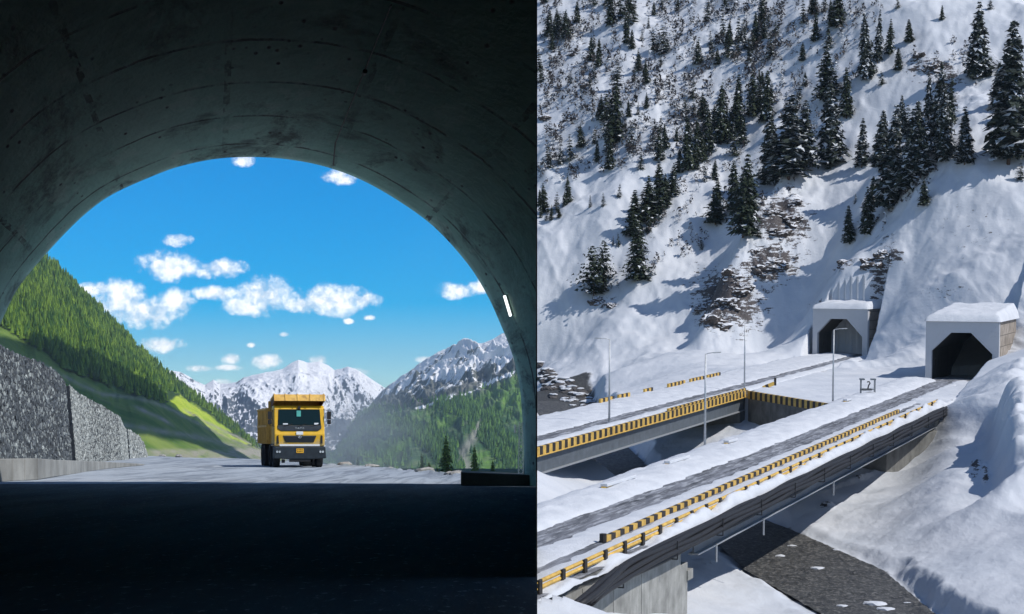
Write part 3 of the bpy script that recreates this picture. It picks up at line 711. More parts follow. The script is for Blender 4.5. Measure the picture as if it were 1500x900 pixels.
def tree(kind, loc, h, label, group=None, right=True, wid=1.0, name='conifer_tree', parts=True, cat='tree'):
    global ntree
    cm, tm = PROTO[kind][ntree % len(PROTO[kind])]; ntree += 1
    e = bpy.data.objects.new(name, None); COL.objects.link(e); tag(e, label, cat, group)
    Mx = Matrix.Translation(loc) @ Matrix.Rotation(R(rnd.uniform(-3, 3)), 4, 'X') @ Matrix.Rotation(R(rnd.uniform(-3, 3)), 4, 'Y') @ Matrix.Rotation(rnd.uniform(0, 6.28), 4, 'Z') @ Matrix.Diagonal((h*wid, h*wid, h, 1))
    e.matrix_world = (MR @ Mx) if right else Mx; e.empty_display_size = 0.1
    c = bpy.data.objects.new('crown', cm); COL.objects.link(c); c.parent = e
    tk = bpy.data.objects.new('trunk', tm); COL.objects.link(tk); tk.parent = e
    return e
# trees at the valley edge
GV = 'conifers at the far edge of the gravel yard'
for (px, yt, yb, d, wd, kd, lb) in ((654,638,697,800,0.95,0,'tallest full green pine beyond the right edge of the gravel yard'),
                                    (619,662,696,820,0.8,1,'slim dark spruce just left of the tallest pine at the yard edge'),
                                    (628,677,697,790,1.6,0,'low bushy green conifer between the slim spruce and the tallest pine'),
                                    (640,686,697,790,1.5,0,'tiny green bush tree at the foot of the tallest pine, on its left'),
                                    (695,652,700,820,0.75,0,'yellow green conifer right of the tallest pine, above the dark kerb block'),
                                    (524,668,686,1000,0.9,1,'small hazy conifer at the yard edge nearest the truck'),
                                    (722,674,702,820,1.0,0,'small pale conifer farthest right at the yard edge beside the lattice mast')):
    b = W(px, yb, d); tree('green', b, (yb-yt)/FX*d, lb, GV, right=False, wid=wd)
# lattice mast near the right jamb
mp = W(763, 700, 420); hm = (700-618)/FX*420
mast = thing('lattice_mast', mp, 'pale lattice mast rising beside the right jamb of the tunnel mouth', 'mast')
mb = MB(); wq = 0.75
for k in range(4):
    a = math.pi/4+k*math.pi/2; b = a+math.pi/2
    p0 = Vector((math.cos(a)*wq, math.sin(a)*wq, 0)); q0 = Vector((math.cos(b)*wq, math.sin(b)*wq, 0))
    mb.tube([p0, p0*0.6+Vector((0, 0, hm))], 0.09, 5)
    for i in range(9):
        z0, z1 = hm*i/9, hm*(i+1)/9; f0, f1 = 1-0.4*i/9, 1-0.4*(i+1)/9
        mb.tube([p0*f0+Vector((0, 0, z0)), q0*f1+Vector((0, 0, z1))], 0.055, 4); mb.tube([q0*f0+Vector((0, 0, z0)), p0*f1+Vector((0, 0, z1))], 0.055, 4)
M['mast'] = simple('mast_paint', (0.6, 0.62, 0.6), 0.5, 0, 0.1, 2)
mb.build('frame', M['mast'], mast)
mb = MB(); mb.tube([(-1.2, 0, hm*0.8), (-1.2, 0, hm*0.95)], 0.2, 8); mb.tube([(0.9, 0, hm*0.85), (0.9, 0, hm)], 0.2, 8); mb.tube([(-1.2, 0, hm*0.88), (0.9, 0, hm*0.9)], 0.05, 4); mb.build('antenna', M['mast'], mast)
# stones along the yard edge
def rock_mesh(seed, sub=2):
    bm = bmesh.new(); bmesh.ops.create_icosphere(bm, subdivisions=sub, radius=1)
    r = random.Random(seed); o1 = Vector((r.random()*9, r.random()*9, r.random()*9))
    from mathutils import noise as mn
    for v in bm.verts:
        d = 1+0.45*mn.noise(v.co*1.1+o1)+0.2*mn.noise(v.co*3+o1); v.co = v.co*d; v.co.z *= 0.7
        for ax in range(3): v.co[ax] = round(v.co[ax]*3.5)/3.5*0.35+v.co[ax]*0.65
    me = bpy.data.meshes.new('boulder'); bm.to_mesh(me); bm.free(); return me
rms = [rock_mesh(i) for i in range(4)]
M['boulder'] = simple('boulder_stone', (0.30, 0.29, 0.27), 0.9, 0, 0.35, 2, 0.4)
M['boulder_d'] = simple('boulder_dark', (0.075, 0.07, 0.07), 0.9, 0, 0.45, 2, 0.4)
for i_ in range(4): rms[i_].materials.append(M['boulder'])
for i, px in enumerate((545, 572, 600, 612, 622, 634, 647, 660, 668, 672, 505, 238, 262)):
    d = float(edge_d(px))-rnd.uniform(0.2, 1.5); s = rnd.uniform(0.08, 0.26)
    b = bpy.data.objects.new('boulder', rms[i % 4]); COL.objects.link(b); b.location = (plx(px, d), d, s*0.25); b.scale = (s*1.5, s, s*0.8); b.rotation_euler = (0, 0, rnd.uniform(0, 6))
    tag(b, 'small grey stone lying along the edge of the gravel yard', 'stone', 'stones along the yard edge')

# ================================================================== the dump truck
exec_truck = True
TR_D = 90.0
truck = thing('dump_truck', W(437, 685, TR_D)*1.0, 'yellow dump truck with black bumper driving towards the tunnel in dust', 'truck', rz=R(11.5))
truck.location.z = 0.0; truck.location.x += 0.06; truck.scale = (0.93, 1, 1)
M['ty'] = None
t = MT('truck_yellow', 0.38, 0.5); n = t.noise(2.5, 7, 0.65); n2 = t.noise(9, 5, 0.6, t.co((1, 1, 0.35)))
col = t.mix(t.ramp(n, [(0.35, 0), (0.65, 1)]), (0.62, 0.35, 0.012), (0.74, 0.44, 0.02)); col = t.mix(t.ramp(n2, [(0.55, 0), (0.75, 0.5)]), col, (0.42, 0.33, 0.16))
sz_ = t.n.new('ShaderNodeSeparateXYZ'); t.l.new(t.tc.outputs['Object'], sz_.inputs[0]); mud = t.math('ADD', t.math('MULTIPLY', t.math('SUBTRACT', 1.35, sz_.outputs[2]), 1.0), t.math('MULTIPLY', t.math('SUBTRACT', n, 0.5), 2.0))
col = t.mix(t.ramp(mud, [(0.0, 0), (0.5, 0.6)]), col, (0.34, 0.29, 0.20)); t.color(col); M['ty'] = t.m
t = MT('tipper_orange', 0.7, 0.3); n = t.noise(1.8, 8, 0.7); n2 = t.noise(7, 5, 0.6, t.co((1, 1, 0.3)))
col = t.mix(t.ramp(n, [(0.35, 0), (0.65, 1)]), (0.58, 0.33, 0.07), (0.72, 0.47, 0.13)); col = t.mix(t.ramp(n2, [(0.5, 0), (0.68, 0.75)]), col, (0.32, 0.17, 0.06)); t.color(col).bump(n, 0.3, 0.03); M['tb'] = t.m
M['tblack'] = simple('bumper_black', (0.022, 0.03, 0.038), 0.5, 0, 0.3, 4)
M['tire'] = simple('tyre', (0.028, 0.028, 0.03), 0.85, 0, 0.4, 6)
t = MT('windscreen', 0.12, 0.25); t.color((0.006, 0.018, 0.02)); M['glass'] = t.m
M['chrome'] = simple('light_lens', (0.55, 0.58, 0.6), 0.25, 0.4, 0.2, 8)
M['white'] = simple('white_sticker', (0.75, 0.77, 0.78), 0.5, 0, 0.05, 5)
M['teal'] = simple('teal_sticker', (0.10, 0.42, 0.36), 0.5, 0, 0.1, 5)
M['plate'] = simple('plate_yellow', (0.78, 0.42, 0.03), 0.5, 0, 0.1, 5)
M['rust'] = simple('inner_rust', (0.14, 0.07, 0.035), 0.8, 0, 0.4, 4)
hw = 1.19        # half width of the cab; front faces -Y at y=0
mb = MB()    # cab shell, profile in the YZ plane
cabp = [(-hw, 0.02, 0.93), (-hw, 0.0, 1.45), (-hw, 0.06, 1.62), (-hw, 0.30, 2.62), (-hw, 0.42, 2.72), (-hw, 1.75, 2.74), (-hw, 1.85, 0.93)]
mb.prism(cabp, (2*hw, 0, 0)); cabo = mb.build('cab', M['ty'], truck, bevel=0.05)
def ws(z): return 0.06+(z-1.62)*0.24      # y of the windscreen plane
mb = MB(); z0, z1 = 1.86, 2.56
mb.prism([(-1.02, ws(z0)-0.03, z0), (1.02, ws(z0)-0.03, z0), (0.98, ws(z1)-0.03, z1), (-0.98, ws(z1)-0.03, z1)], (0, 0.05, 0)); mb.build('windscreen', M['glass'], truck, bevel=0.02)
mb = MB(); z0, z1 = 1.60, 1.855
mb.prism([(-0.86, ws(z0)-0.04, z0), (0.86, ws(z0)-0.04, z0), (1.03, ws(1.66)-0.04, 1.70), (1.04, ws(z1)-0.04, z1), (-1.04, ws(z1)-0.04, z1), (-1.03, ws(1.66)-0.04, 1.70)], (0, 0.06, 0)); mb.build('wiper_panel', M['tblack'], truck, bevel=0.02)
for x in (-0.75, -0.1, 0.55):
    mb = MB(); mb.tube([(x, ws(1.84)-0.06, 1.80), (x+0.42, ws(1.95)-0.06, 1.92)], 0.012, 5)
    mb.build('wiper', M['black'], truck)
mb = MB(); mb.prism([(-0.66, -0.03, 1.10), (0.66, -0.03, 1.10), (0.80, -0.03, 1.40), (-0.80, -0.03, 1.40)], (0, 0.08, 0)); gri = mb.build('grille', M['tblack'], truck, bevel=0.03)
mb = MB()
for z in (1.18, 1.25, 1.32): mb.box(-0.70+0.0*z, 0.70, -0.045, -0.03, z-0.008, z+0.008)
mb.build('grille_bar', M['black'], gri)
mb = MB(); mb.box(-0.16, 0.16, -0.035, -0.01, 1.44, 1.58); mb.build('front_sticker', M['white'], truck)
# emblem: ring with a forked mark
mb = MB(); ring = [Vector((0.085*math.cos(a), -0.06, 1.345+0.055*math.sin(a))) for a in np.linspace(0, 2*math.pi, 17)]
mb.tube(ring, 0.009, 5, cap=False); mb.tube([(-0.05, -0.06, 1.372), (-0.012, -0.06, 1.36), (0, -0.06, 1.30)], 0.009, 5); mb.tube([(0.05, -0.06, 1.372), (0.012, -0.06, 1.36), (0, -0.06, 1.30)], 0.009, 5)
mb.build('emblem', M['chrome'], gri)
# maker lettering under the windscreen: T A T A in bars
mb = MB(); zb, zt = 1.70, 1.76; yy0 = ws(1.73)-0.055
for ci, ch in enumerate('TATA'):
    x = -0.17+ci*0.115
    if ch == 'T': mb.box(x-0.035, x+0.035, yy0, yy0+0.012, zt-0.014, zt); mb.box(x-0.008, x+0.008, yy0, yy0+0.012, zb, zt-0.014)
    else:
        mb.prism([(x-0.042, yy0, zb), (x-0.024, yy0, zb), (x+0.008, yy0, zt), (x-0.008, yy0, zt)], (0, 0.012, 0)); mb.prism([(x+0.042, yy0-0.001, zb), (x+0.024, yy0-0.001, zb), (x-0.008, yy0-0.001, zt), (x+0.008, yy0-0.001, zt)], (0, 0.012, 0))
mb.build('lettering', M['chrome'], truck)
mb = MB(); mb.box(-0.13, 0.07, ws(2.3)-0.045, ws(2.3)-0.035, 2.24, 2.50, Matrix.Translation((0, -0.03, 0))); mb.build('windscreen_sticker', M['teal'], truck)
mb = MB(); mb.box(-0.78, -0.55, ws(1.9)-0.045, ws(1.9)-0.035, 1.885, 1.94); mb.build('glass_sticker', M['white'], truck); mb = MB(); mb.box(0.70, 0.90, ws(1.9)-0.045, ws(1.9)-0.035, 1.885, 1.96); mb.build('glass_sticker', M['white'], truck)
mb = MB(); mb.box(-0.06, 0.06, ws(2.58)-0.06, ws(2.58)+0.02, 2.56, 2.70); mb.build('camera_housing', M['black'], truck)
# corner panels: dark slots and side windows, door line
for s in (-1, 1):
    mb = MB(); mb.prism([(s*0.98, -0.02, 1.05), (s*1.08, -0.02, 1.05), (s*1.08, -0.02, 1.38), (s*1.00, -0.02, 1.42)], (0, 0.05, 0)); mb.build('corner_vent', M['black'], truck)
    mb = MB(); x = s*(hw+0.004)
    mb.prism([(x, 0.42, 1.85), (x, 1.15, 1.80), (x, 1.15, 2.52), (x, 0.56, 2.52)], (0.01*s, 0, 0)); mb.build('side_window', M['glass'], truck)
    mb = MB(); x = s*(hw+0.002); mb.box(min(x, x+0.008*s), max(x, x+0.008*s), 0.30, 0.32, 0.95, 1.85); mb.build('door_seam', M['black'], truck); mb = MB(); mb.box(min(x, x+0.008*s), max(x, x+0.008*s), 1.22, 1.24, 0.95, 2.55); mb.build('door_seam', M['black'], truck)
    mb = MB(); mb.tube([(s*1.15, 0.30, 2.55), (s*1.38, 0.10, 2.50), (s*1.40, 0.10, 1.85), (s*1.16, 0.16, 1.80)], 0.016, 6)
    mb.box(s*1.40-0.09, s*1.40+0.09, 0.02, 0.16, 2.12, 2.46); mb.box(s*1.40-0.08, s*1.40+0.08, 0.02, 0.16, 1.90, 2.09); mb.build('mirror', M['black'], truck, bevel=0.01)
    hl = MB(); hl.box(s*1.02-0.13, s*1.02+0.13, -0.17, -0.10, 0.60, 0.78); h_ = hl.build('headlight', M['tblack'], truck, bevel=0.02)
    l2 = MB()
    for q in (-0.06, 0.06):
        a = [Vector((s*1.02+q+0.05*math.cos(u), -0.178, 0.69+0.05*math.sin(u))) for u in np.linspace(0, 2*math.pi, 13)[:-1]]; l2.prism(a, (0, 0.02, 0))
    l2.build('lens', M['chrome'], h_)
# bumper
mb = MB(); mb.prism([(-1.25, -0.14, 0.40), (-1.20, -0.16, 0.92), (1.20, -0.16, 0.92), (1.25, -0.14, 0.40), (0.5, -0.14, 0.36), (-0.5, -0.14, 0.36)], (0, 0.5, 0)); mb.build('bumper', M['tblack'], truck, bevel=0.04)
mb = MB(); mb.box(-0.5, 0.5, -0.10, 0.0, 0.24, 0.38); mb.box(-0.85, -0.7, -0.05, 0.1, 0.20, 0.36); mb.box(-1.15, 1.15, 0.2, 1.6, 0.50, 0.92); mb.build('underrun_bar', M['black'], truck, bevel=0.02)
mb = MB(); mb.box(-0.17, 0.17, -0.175, -0.162, 0.64, 0.83); pl = mb.build('number_plate', M['plate'], truck)
for row, zz in enumerate((0.675, 0.755)):
    for q in range(4):
        mb = MB(); mb.box(-0.13+q*0.07, -0.09+q*0.07, -0.181, -0.176, zz, zz+0.045); mb.build('plate_character', M['black'], pl)
mb = MB(); mb.box(-0.95, 0.95, -0.03, 0.0, 0.94, 1.02); mb.build('lower_trim', M['white'], truck)
# tipper body
bw = 1.30
mb = MB(); y0, y1 = 2.0, 7.3
mb.box(-bw, bw, y0, y0+0.08, 1.05, 2.95); mb.box(-bw, bw, y1-0.08, y1, 1.05, 2.55)
for s in (-1, 1):
    mb.prism([(s*bw, y0, 1.05), (s*bw, y1, 1.05), (s*bw, y1, 2.55), (s*bw, y0+0.1, 2.62)], (-s*0.08, 0, 0))
    for k in range(8):
        y = y0+0.12+k*(y1-y0-0.35)/7; x = s*bw
        mb.box(min(x, x+s*0.09), max(x, x+s*0.09), y, y+0.12, 1.05, 2.58)
    mb.box(min(s*bw, s*(bw+0.1)), max(s*bw, s*(bw+0.1)), y0, y1, 1.78, 1.88); mb.box(min(s*bw, s*(bw+0.11)), max(s*bw, s*(bw+0.11)), y0, y1, 2.55, 2.64)
mb.box(-bw, bw, y0, y1, 1.03, 1.10); tip = mb.build('tipper_body', M['tb'], truck, bevel=0.012)
# canopy over the cab with folded lip
mb = MB()
mb.prism([(-1.20, 2.0, 2.92), (-1.20, 0.35, 3.12), (-1.20, 0.30, 3.18), (-1.20, 2.05, 2.99)], (2.4, 0, 0))
mb.prism([(-1.20, 0.12, 2.93), (-1.20, 0.32, 3.22), (-1.20, 0.38, 3.20), (-1.20, 0.18, 2.91)], (2.44, 0, 0))
for x in (-1.20, -0.68, -0.10, 0.50, 1.14):
    mb.prism([(x, 0.08, 2.93), (x, 0.30, 3.25), (x, 0.36, 3.25), (x, 0.14, 2.91)], (0.05, 0, 0)); mb.prism([(x, 0.30, 3.24), (x, 2.0, 3.05), (x, 2.0, 2.98), (x, 0.30, 3.17)], (0.05, 0, 0))
mb.build('canopy', M['tb'], tip, bevel=0.01)
for s in (-1, 1):
    mb = MB(); mb.prism([(s*1.19, 0.22, 2.90), (s*1.19, 0.36, 3.18), (s*1.19, 2.0, 3.0), (s*1.19, 2.0, 2.45), (s*1.19, 1.2, 2.72)], (-s*0.03, 0, 0))
    mb.build('canopy_side', M['rust'], tip)
mb = MB(); mb.box(-0.45, 0.45, 0.6, 7.2, 0.72, 1.0); mb.build('chassis', M['tblack'], truck)
# wheels
def wheel(x, y, wdt, s):
    r_ = 0.52; mb = MB(); n = 28; pr = [(-wdt/2, r_*0.62), (-wdt/2, r_*0.93), (-wdt/2+0.03, r_), (wdt/2-0.03, r_), (wdt/2, r_*0.93), (wdt/2, r_*0.62)]
    vs = [(x+a, y+b*math.cos(2*math.pi*k/n), r_+b*math.sin(2*math.pi*k/n)) for k in range(n) for (a, b) in pr]
    fs = [(k*6+j, k*6+j+1, ((k+1) % n)*6+j+1, ((k+1) % n)*6+j) for k in range(n) for j in range(5)]+[(k*6, ((k+1) % n)*6, ((k+1) % n)*6+5, k*6+5) for k in range(n)]
    mb.add(vs, fs); wo = mb.build('wheel', M['tire'], truck)
    mb = MB(); mb.prism([(x-wdt*0.35, y+0.33*math.cos(a), r_+0.33*math.sin(a)) for a in np.linspace(0, 2*math.pi, 17)[:-1]], (wdt*0.7, 0, 0)); mb.build('rim', M['rust'], wo)
for y in (1.05, 2.75):
    for s in (-1, 1): wheel(s*1.02, y, 0.32, s)
for y in (5.0, 6.3):
    for s in (-1, 1): wheel(s*0.95, y, 0.60, s)
for s in (-1, 1):
    mb = MB(); mb.box(s*1.0-0.2, s*1.0+0.2, 0.45, 0.5, 0.75, 0.98); mb.box(s*1.1-0.12, s*1.1+0.12, 0.4, 1.75, 0.98, 1.04); mb.build('mudguard', M['tblack'], truck)

# ================================================================== RIGHT PLACE: the snow valley with two bridges and two tunnel portals
# all heights here are measured from the bridge decks; the whole place stands 5 degrees steeper towards the eye
def P3(px, py, z=None, y=None): v = L(px, py, z, y); return (v.x, v.y, v.z)
ctl = []
def cz(px, py, y): ctl.append(P3(px, py, y=y))
def cxyz(x, y, z): ctl.append((x, y, z))
# hill above the portals
for a in ((1500,0,470),(1500,120,425),(1500,240,382),(1500,330,360),(1500,392,343),(1620,0,450),(1620,240,365),(1620,400,320),(1740,100,400),(1740,400,310),
          (1400,398,354),(1400,300,380),(1330,440,360),(1325,500,352),(1400,200,402),(1400,60,452),(1400,0,470),(1250,398,386),(1250,330,410),(1250,250,432),(1250,100,468),(1250,0,492),
          (1150,400,410),(1140,300,440),(1140,150,480),(1140,0,520),(1180,470,400),(1100,520,372),(1120,450,405),
          (1000,520,385),(1000,480,412),(1000,350,442),(1000,200,485),(1000,0,555),(900,540,372),(900,470,424),(900,300,462),(900,150,510),(900,0,575),
          (790,450,440),(790,520,432),(790,300,485),(790,150,535),(790,0,600),(850,500,420),
          (1250,-120,540),(1500,-120,520),(1000,-120,610),(790,-120,660),(1700,-100,470),
          (870,560,372),(1000,552,335),(940,562,345)): cz(*a)
# valley floor beyond the far bridge and under the bridges
for a in ((6,410,-6.2),(14,400,-5.0),(9,350,-8),(17,350,-6),(3,350,-6),(10,300,-8),(17,300,-6.3),(3,300,-5.2),(24,310,-3.5),(30,335,-1.2),(38,350,-0.2),(50,395,0.2),
          (13,255,-7.8),(5,250,-5),(20.7,249,-6.5),(28,262,-4.2),(32,268,-3.6),(25,240,-5.5),(34,245,-4.5),
          (2,160,-1.6),(2.3,190,-1.6),(6,165,-3.6),(8,190,-5),(3,215,-3.5),(13,190,-7),(13,170,-6.8),
          (23,197,-7.8),(18,220,-7.6),(30,215,-6),(39.4,209,-6.4),(36,200,-6.4),(41.5,217,-6.8),(43.5,224,-6.8),(45,234,-6.8),(48,245,-5.5),(52.5,247,-1.8),(57,252,-0.1),(40,232,-5.5),
          (26,173,-8),(27,152,-8),(30,130,-8),(33,105,-8),(34,80,-8),
          (3.9,114,-1.5),(6.4,120.5,-3.0),(8.9,127,-4.3),(11.8,135,-5.8),(13.5,141,-6.4),(1.3,107,0.55),(2.1,108.6,0.5),(2.9,110.5,0.1),(1.3,95,0.5),(11,128,-4.6),(16,152,-7.4),(20,160,-7.6),(10,105,-2.5),(18,120,-6),(22,100,-6.5),
          (1,80,0),(8,80,-2),(20,75,-6),(57,262,-0.2),(60,280,1.0),(47,214,-4.0),(49.5,225,-2.0),(53.5,238,-1.0),
          (36,160,-6.6),(45,180,-4.2),(51,205,-0.6),(34,140,-6.9),(40,150,-5.2),(47,165,-2.6),(50,150,-2),(45,120,-4),(60,190,2),(62,225,1.5),(66,265,3.0),(75,290,6),(80,200,6),(85,250,9),(70,140,3),(65,100,2),(90,160,8),
          (55,300,0),(45,300,0),(38,290,0),(60,340,0),(62,365,0.5),(50,340,0),(78,310,5)): cxyz(*a)
C = np.array(ctl)
def _U(r): return np.where(r > 1e-6, r*r*np.log(r+1e-9), 0)
def rbf_fit(C):
    s = 100.0; X = C[:, :2]/s; K = _U(np.hypot(X[:, None, 0]-X[None, :, 0], X[:, None, 1]-X[None, :, 1]))
    n = len(C); A = np.zeros((n+3, n+3)); A[:n, :n] = K+np.eye(n)*0.0008; A[:n, n] = 1; A[:n, n+1:] = X; A[n, :n] = 1; A[n+1:, :n] = X.T
    return X, np.linalg.solve(A, np.r_[C[:, 2], 0, 0, 0]), s
RX, RWt, RS = rbf_fit(C)
def rbf(x, y):
    sh = np.shape(x); q = np.c_[np.ravel(x), np.ravel(y)]/RS; out = np.zeros(len(q))
    for i in range(0, len(q), 40000):
        qq = q[i:i+40000]; d = np.hypot(qq[:, 0:1]-RX[None, :, 0], qq[:, 1:2]-RX[None, :, 1])
        out[i:i+40000] = _U(d) @ RWt[:-3]+RWt[-3]+qq @ RWt[-2:]
    return out.reshape(sh)
# bridge axes
B0 = L(787, 880, 0); B1 = L(1382, 594, 0); A0 = L(787, 662, 0.0); A1 = L(1096, 576, 0.0)
def axis(p, q):
    e = (q-p); e.z = 0; ln = e.length; e.normalize(); return e, Vector((-e.y, e.x, 0)), ln
eB, nB, lB = axis(B0, B1); eA, nA, lA = axis(A0, A1)
WB = 13.3; WA = 13.0
def PB(s, w_, z=0): v = B0+eB*s+nB*w_; return Vector((v.x, v.y, z))
def PA(s, w_, z=0): v = A0+eA*s+nA*w_; return Vector((v.x, v.y, z))
print('B', B0, B1, lB, 'A', A0, A1, lA)
def sw(o0, e, n, x, y): dx = x-o0.x; dy = y-o0.y; return dx*e.x+dy*e.y, dx*n.x+dy*n.y
cr0 = L(1097, 578, 0); cr1 = L(1212, 597, 0)                 # the cross wall between the bridges
riv = np.array([(34,80,4.5),(31,118,4.3),(27.4,152,4.2),(25.8,173,5.8),(23.3,197,4.4),(18.5,222,4),(13,252,4.6),(10.5,300,5),(9.5,350,5.2),(7.5,400,7.5),(4,460,8),(3,520,8)])
def river_d(x, y):
    cxr = np.interp(y, riv[:, 1], riv[:, 0]); hw_ = np.interp(y, riv[:, 1], riv[:, 2])
    return (np.abs(x-cxr)*0.96)/hw_
def plateau(x, y):
    # beyond the cross wall and its continuation under bridge B's far end
    sA, wA = sw(A0, eA, nA, x, y); sB, wB = sw(B0, eB, nB, x, y)
    cross = (x-cr0.x)*(-(cr1.y-cr0.y))+(y-cr0.y)*(cr1.x-cr0.x)      # >0 beyond
    behind = cross/np.hypot(cr1.x-cr0.x, cr1.y-cr0.y)
    lB_ = np.where(wB > 0, sB-lB*0.985, -5)
    inb = (wB < WB+0.3) & (wB > -0.5)
    return (wA < WA+1) & (wB > -0.2) & np.where(inb, lB_ > 0, behind > 0.25) & (y < 420)
def height(x, y):
    x = np.asarray(x, float); y = np.asarray(y, float)
    z = rbf(x, y)
    hill = sstep(330, 430, y+1.1*np.clip(x-40, -40, 60)*0.6)
    fg = 1-hill
    z = z+hill*(4.4*(ridged(x/26+y/90, y/60-x/70, 4, 201, 0.42)-0.6)+2.1*fbm(x/10, y/15, 4, 205))
    calm = 1-0.7*sstep(36, 44, x)
    z = z+fg*(0.9*fbm(x/14, y/18, 3, 211)*sstep(300, 240, y)+0.26*calm*fbm(x/3.2, y/4.5, 4, 215))*(0.35+0.65*sstep(14, 20, x))
    # drifts and avalanche chutes on the right bank
    rb = sstep(38, 48, x)*sstep(262, 245, y)*(1-sstep(195, 210, y)*sstep(54, 46, x))
    z = z+rb*(2.9*(ridged(x/17+y/40, y/38, 3, 221, 0.35)-0.5))
    z = z+rb*1.6*(ridged(x/6.5+y/22, y/30, 3, 225, 0.4)-0.5)
    ph = sstep(48, 56, x)*sstep(300, 312, y)*sstep(372, 350, y)
    z = z+ph*(1.5*(ridged(x/6+y/60, y/26, 4, 227, 0.5)-0.5)+1.3*sstep(331, 334, y)-1.2*sstep(338, 350, y))
    # rock spur in the middle of the hillside
    for (sx0, sy0, sx1, sy1, hh, ww) in SPURS:
        dx, dy = sx1-sx0, sy1-sy0; l2 = dx*dx+dy*dy; u = np.clip(((x-sx0)*dx+(y-sy0)*dy)/l2, 0, 1)
        dist = np.hypot(x-sx0-u*dx, y-sy0-u*dy); sgd = ((x-sx0)*dy-(y-sy0)*dx)/np.sqrt(l2)
        fall = ww*(1.0+0.5*np.tanh(sgd/ww))
        z = z+hh*np.exp(-(dist/fall)**2)*(0.6+0.4*np.sin(u*3.14))*(1+0.5*fbm(x/5, y/5, 4, 231))
    rd = river_d(x, y)
    bank = sstep(1.0, 1.35, rd+0.18*fbm(x/3, y/4, 4, 241))
    low = -8.6+0.055*np.clip(y-375, 0, 90)
    bank = 1-(1-bank)*sstep(408, 385, y)
    z = z*bank+np.minimum(z, low)*(1-bank)
    pl_ = plateau(x, y)
    z = np.where(pl_, np.maximum(0.12+0.22*fbm(x/5, y/6, 4, 251), z*sstep(305, 350, y)), z)
    # keep the ground below the decks
    sA, wA = sw(A0, eA, nA, x, y); sB, wB = sw(B0, eB, nB, x, y)
    z = np.where(pl_ & (wB > 4.6) & (wB < 8.6) & (sB < lB+57), np.minimum(z, -0.15), z)
    z = np.where(pl_ & (wA > 2.2) & (wA < 5.2) & (sA < lA+110), np.minimum(z, -0.15), z)
    uB = (wB > -0.6) & (wB < WB+0.4) & (sB > -30) & (sB < lB+2) & ~pl_
    uA = (wA > -0.6) & (wA < WA+0.4) & (sA > -60) & (sA < lA+4) & ~pl_
    z = np.where(uB | uA, np.minimum(z, -1.6), z)
    for (c_, e_, f_, fw_, dp_) in PORT:
        dx = x-c_.x; dy = y-c_.y; v_ = dx*e_.x+dy*e_.y; u_ = dx*f_.x+dy*f_.y
        z = np.where((u_ > 0.35) & (u_ < fw_-0.35) & (v_ > -0.6) & (v_ < dp_-0.2) & ((z < 8.3) | (v_ < 7.5)), np.minimum(z, -0.25), z)
    # a level approach for the far road up to its portal
    ap = (wA > -0.5) & (wA < WA) & (sA >= lA) & (y < 380)
    z = np.where(ap, np.minimum(z, 0.25), z)
    return z
SPURS = []
PORT = []
for (pq, ed, fw_, dp_) in (((1355, 556), (0.36, 0.93), 10.7, 19), ((1190, 521), (0.50, 0.866), 10.6, 21)):
    e_ = Vector((ed[0], ed[1], 0)).normalized(); PORT.append((L(pq[0], pq[1], 0), e_, Vector((e_.y, -e_.x, 0)), fw_, dp_))
def spur(a, b, h, w_):
    p = L(*a[:2], y=a[2]); q = L(*b[:2], y=b[2]); SPURS.append((p.x, p.y, q.x, q.y, h, w_))
spur((1040, 475, 400), (1160, 290, 440), 7.5, 4.5)
spur((1215, 370, 392), (1330, 230, 428), 3.5, 7)
spur((880, 440, 480), (1000, 250, 520), 3.0, 8)
spur((1330, 300, 380), (1420, 150, 425), 3.0, 7)

spur((1484, 600, 228), (1482, 745, 182), 4.5, 4.5)
spur((1438, 625, 236), (1452, 742, 184), -4.0, 2.2)
spur((1492, 548, 268), (1482, 590, 245), 3.0, 4)
# terrain sheet
pxr = np.r_[770.0, 774.0, 778.0, 782.0, 785.0, 787.2, np.linspace(789.5, 1500, 470), np.linspace(1503, 1900, 70)]
dyr = np.r_[np.linspace(62, 110, 30), np.linspace(110.4, 300, 430), np.linspace(300.5, 560, 420), np.linspace(562, 1000, 140)]
PX, DY = np.meshgrid(pxr, dyr)
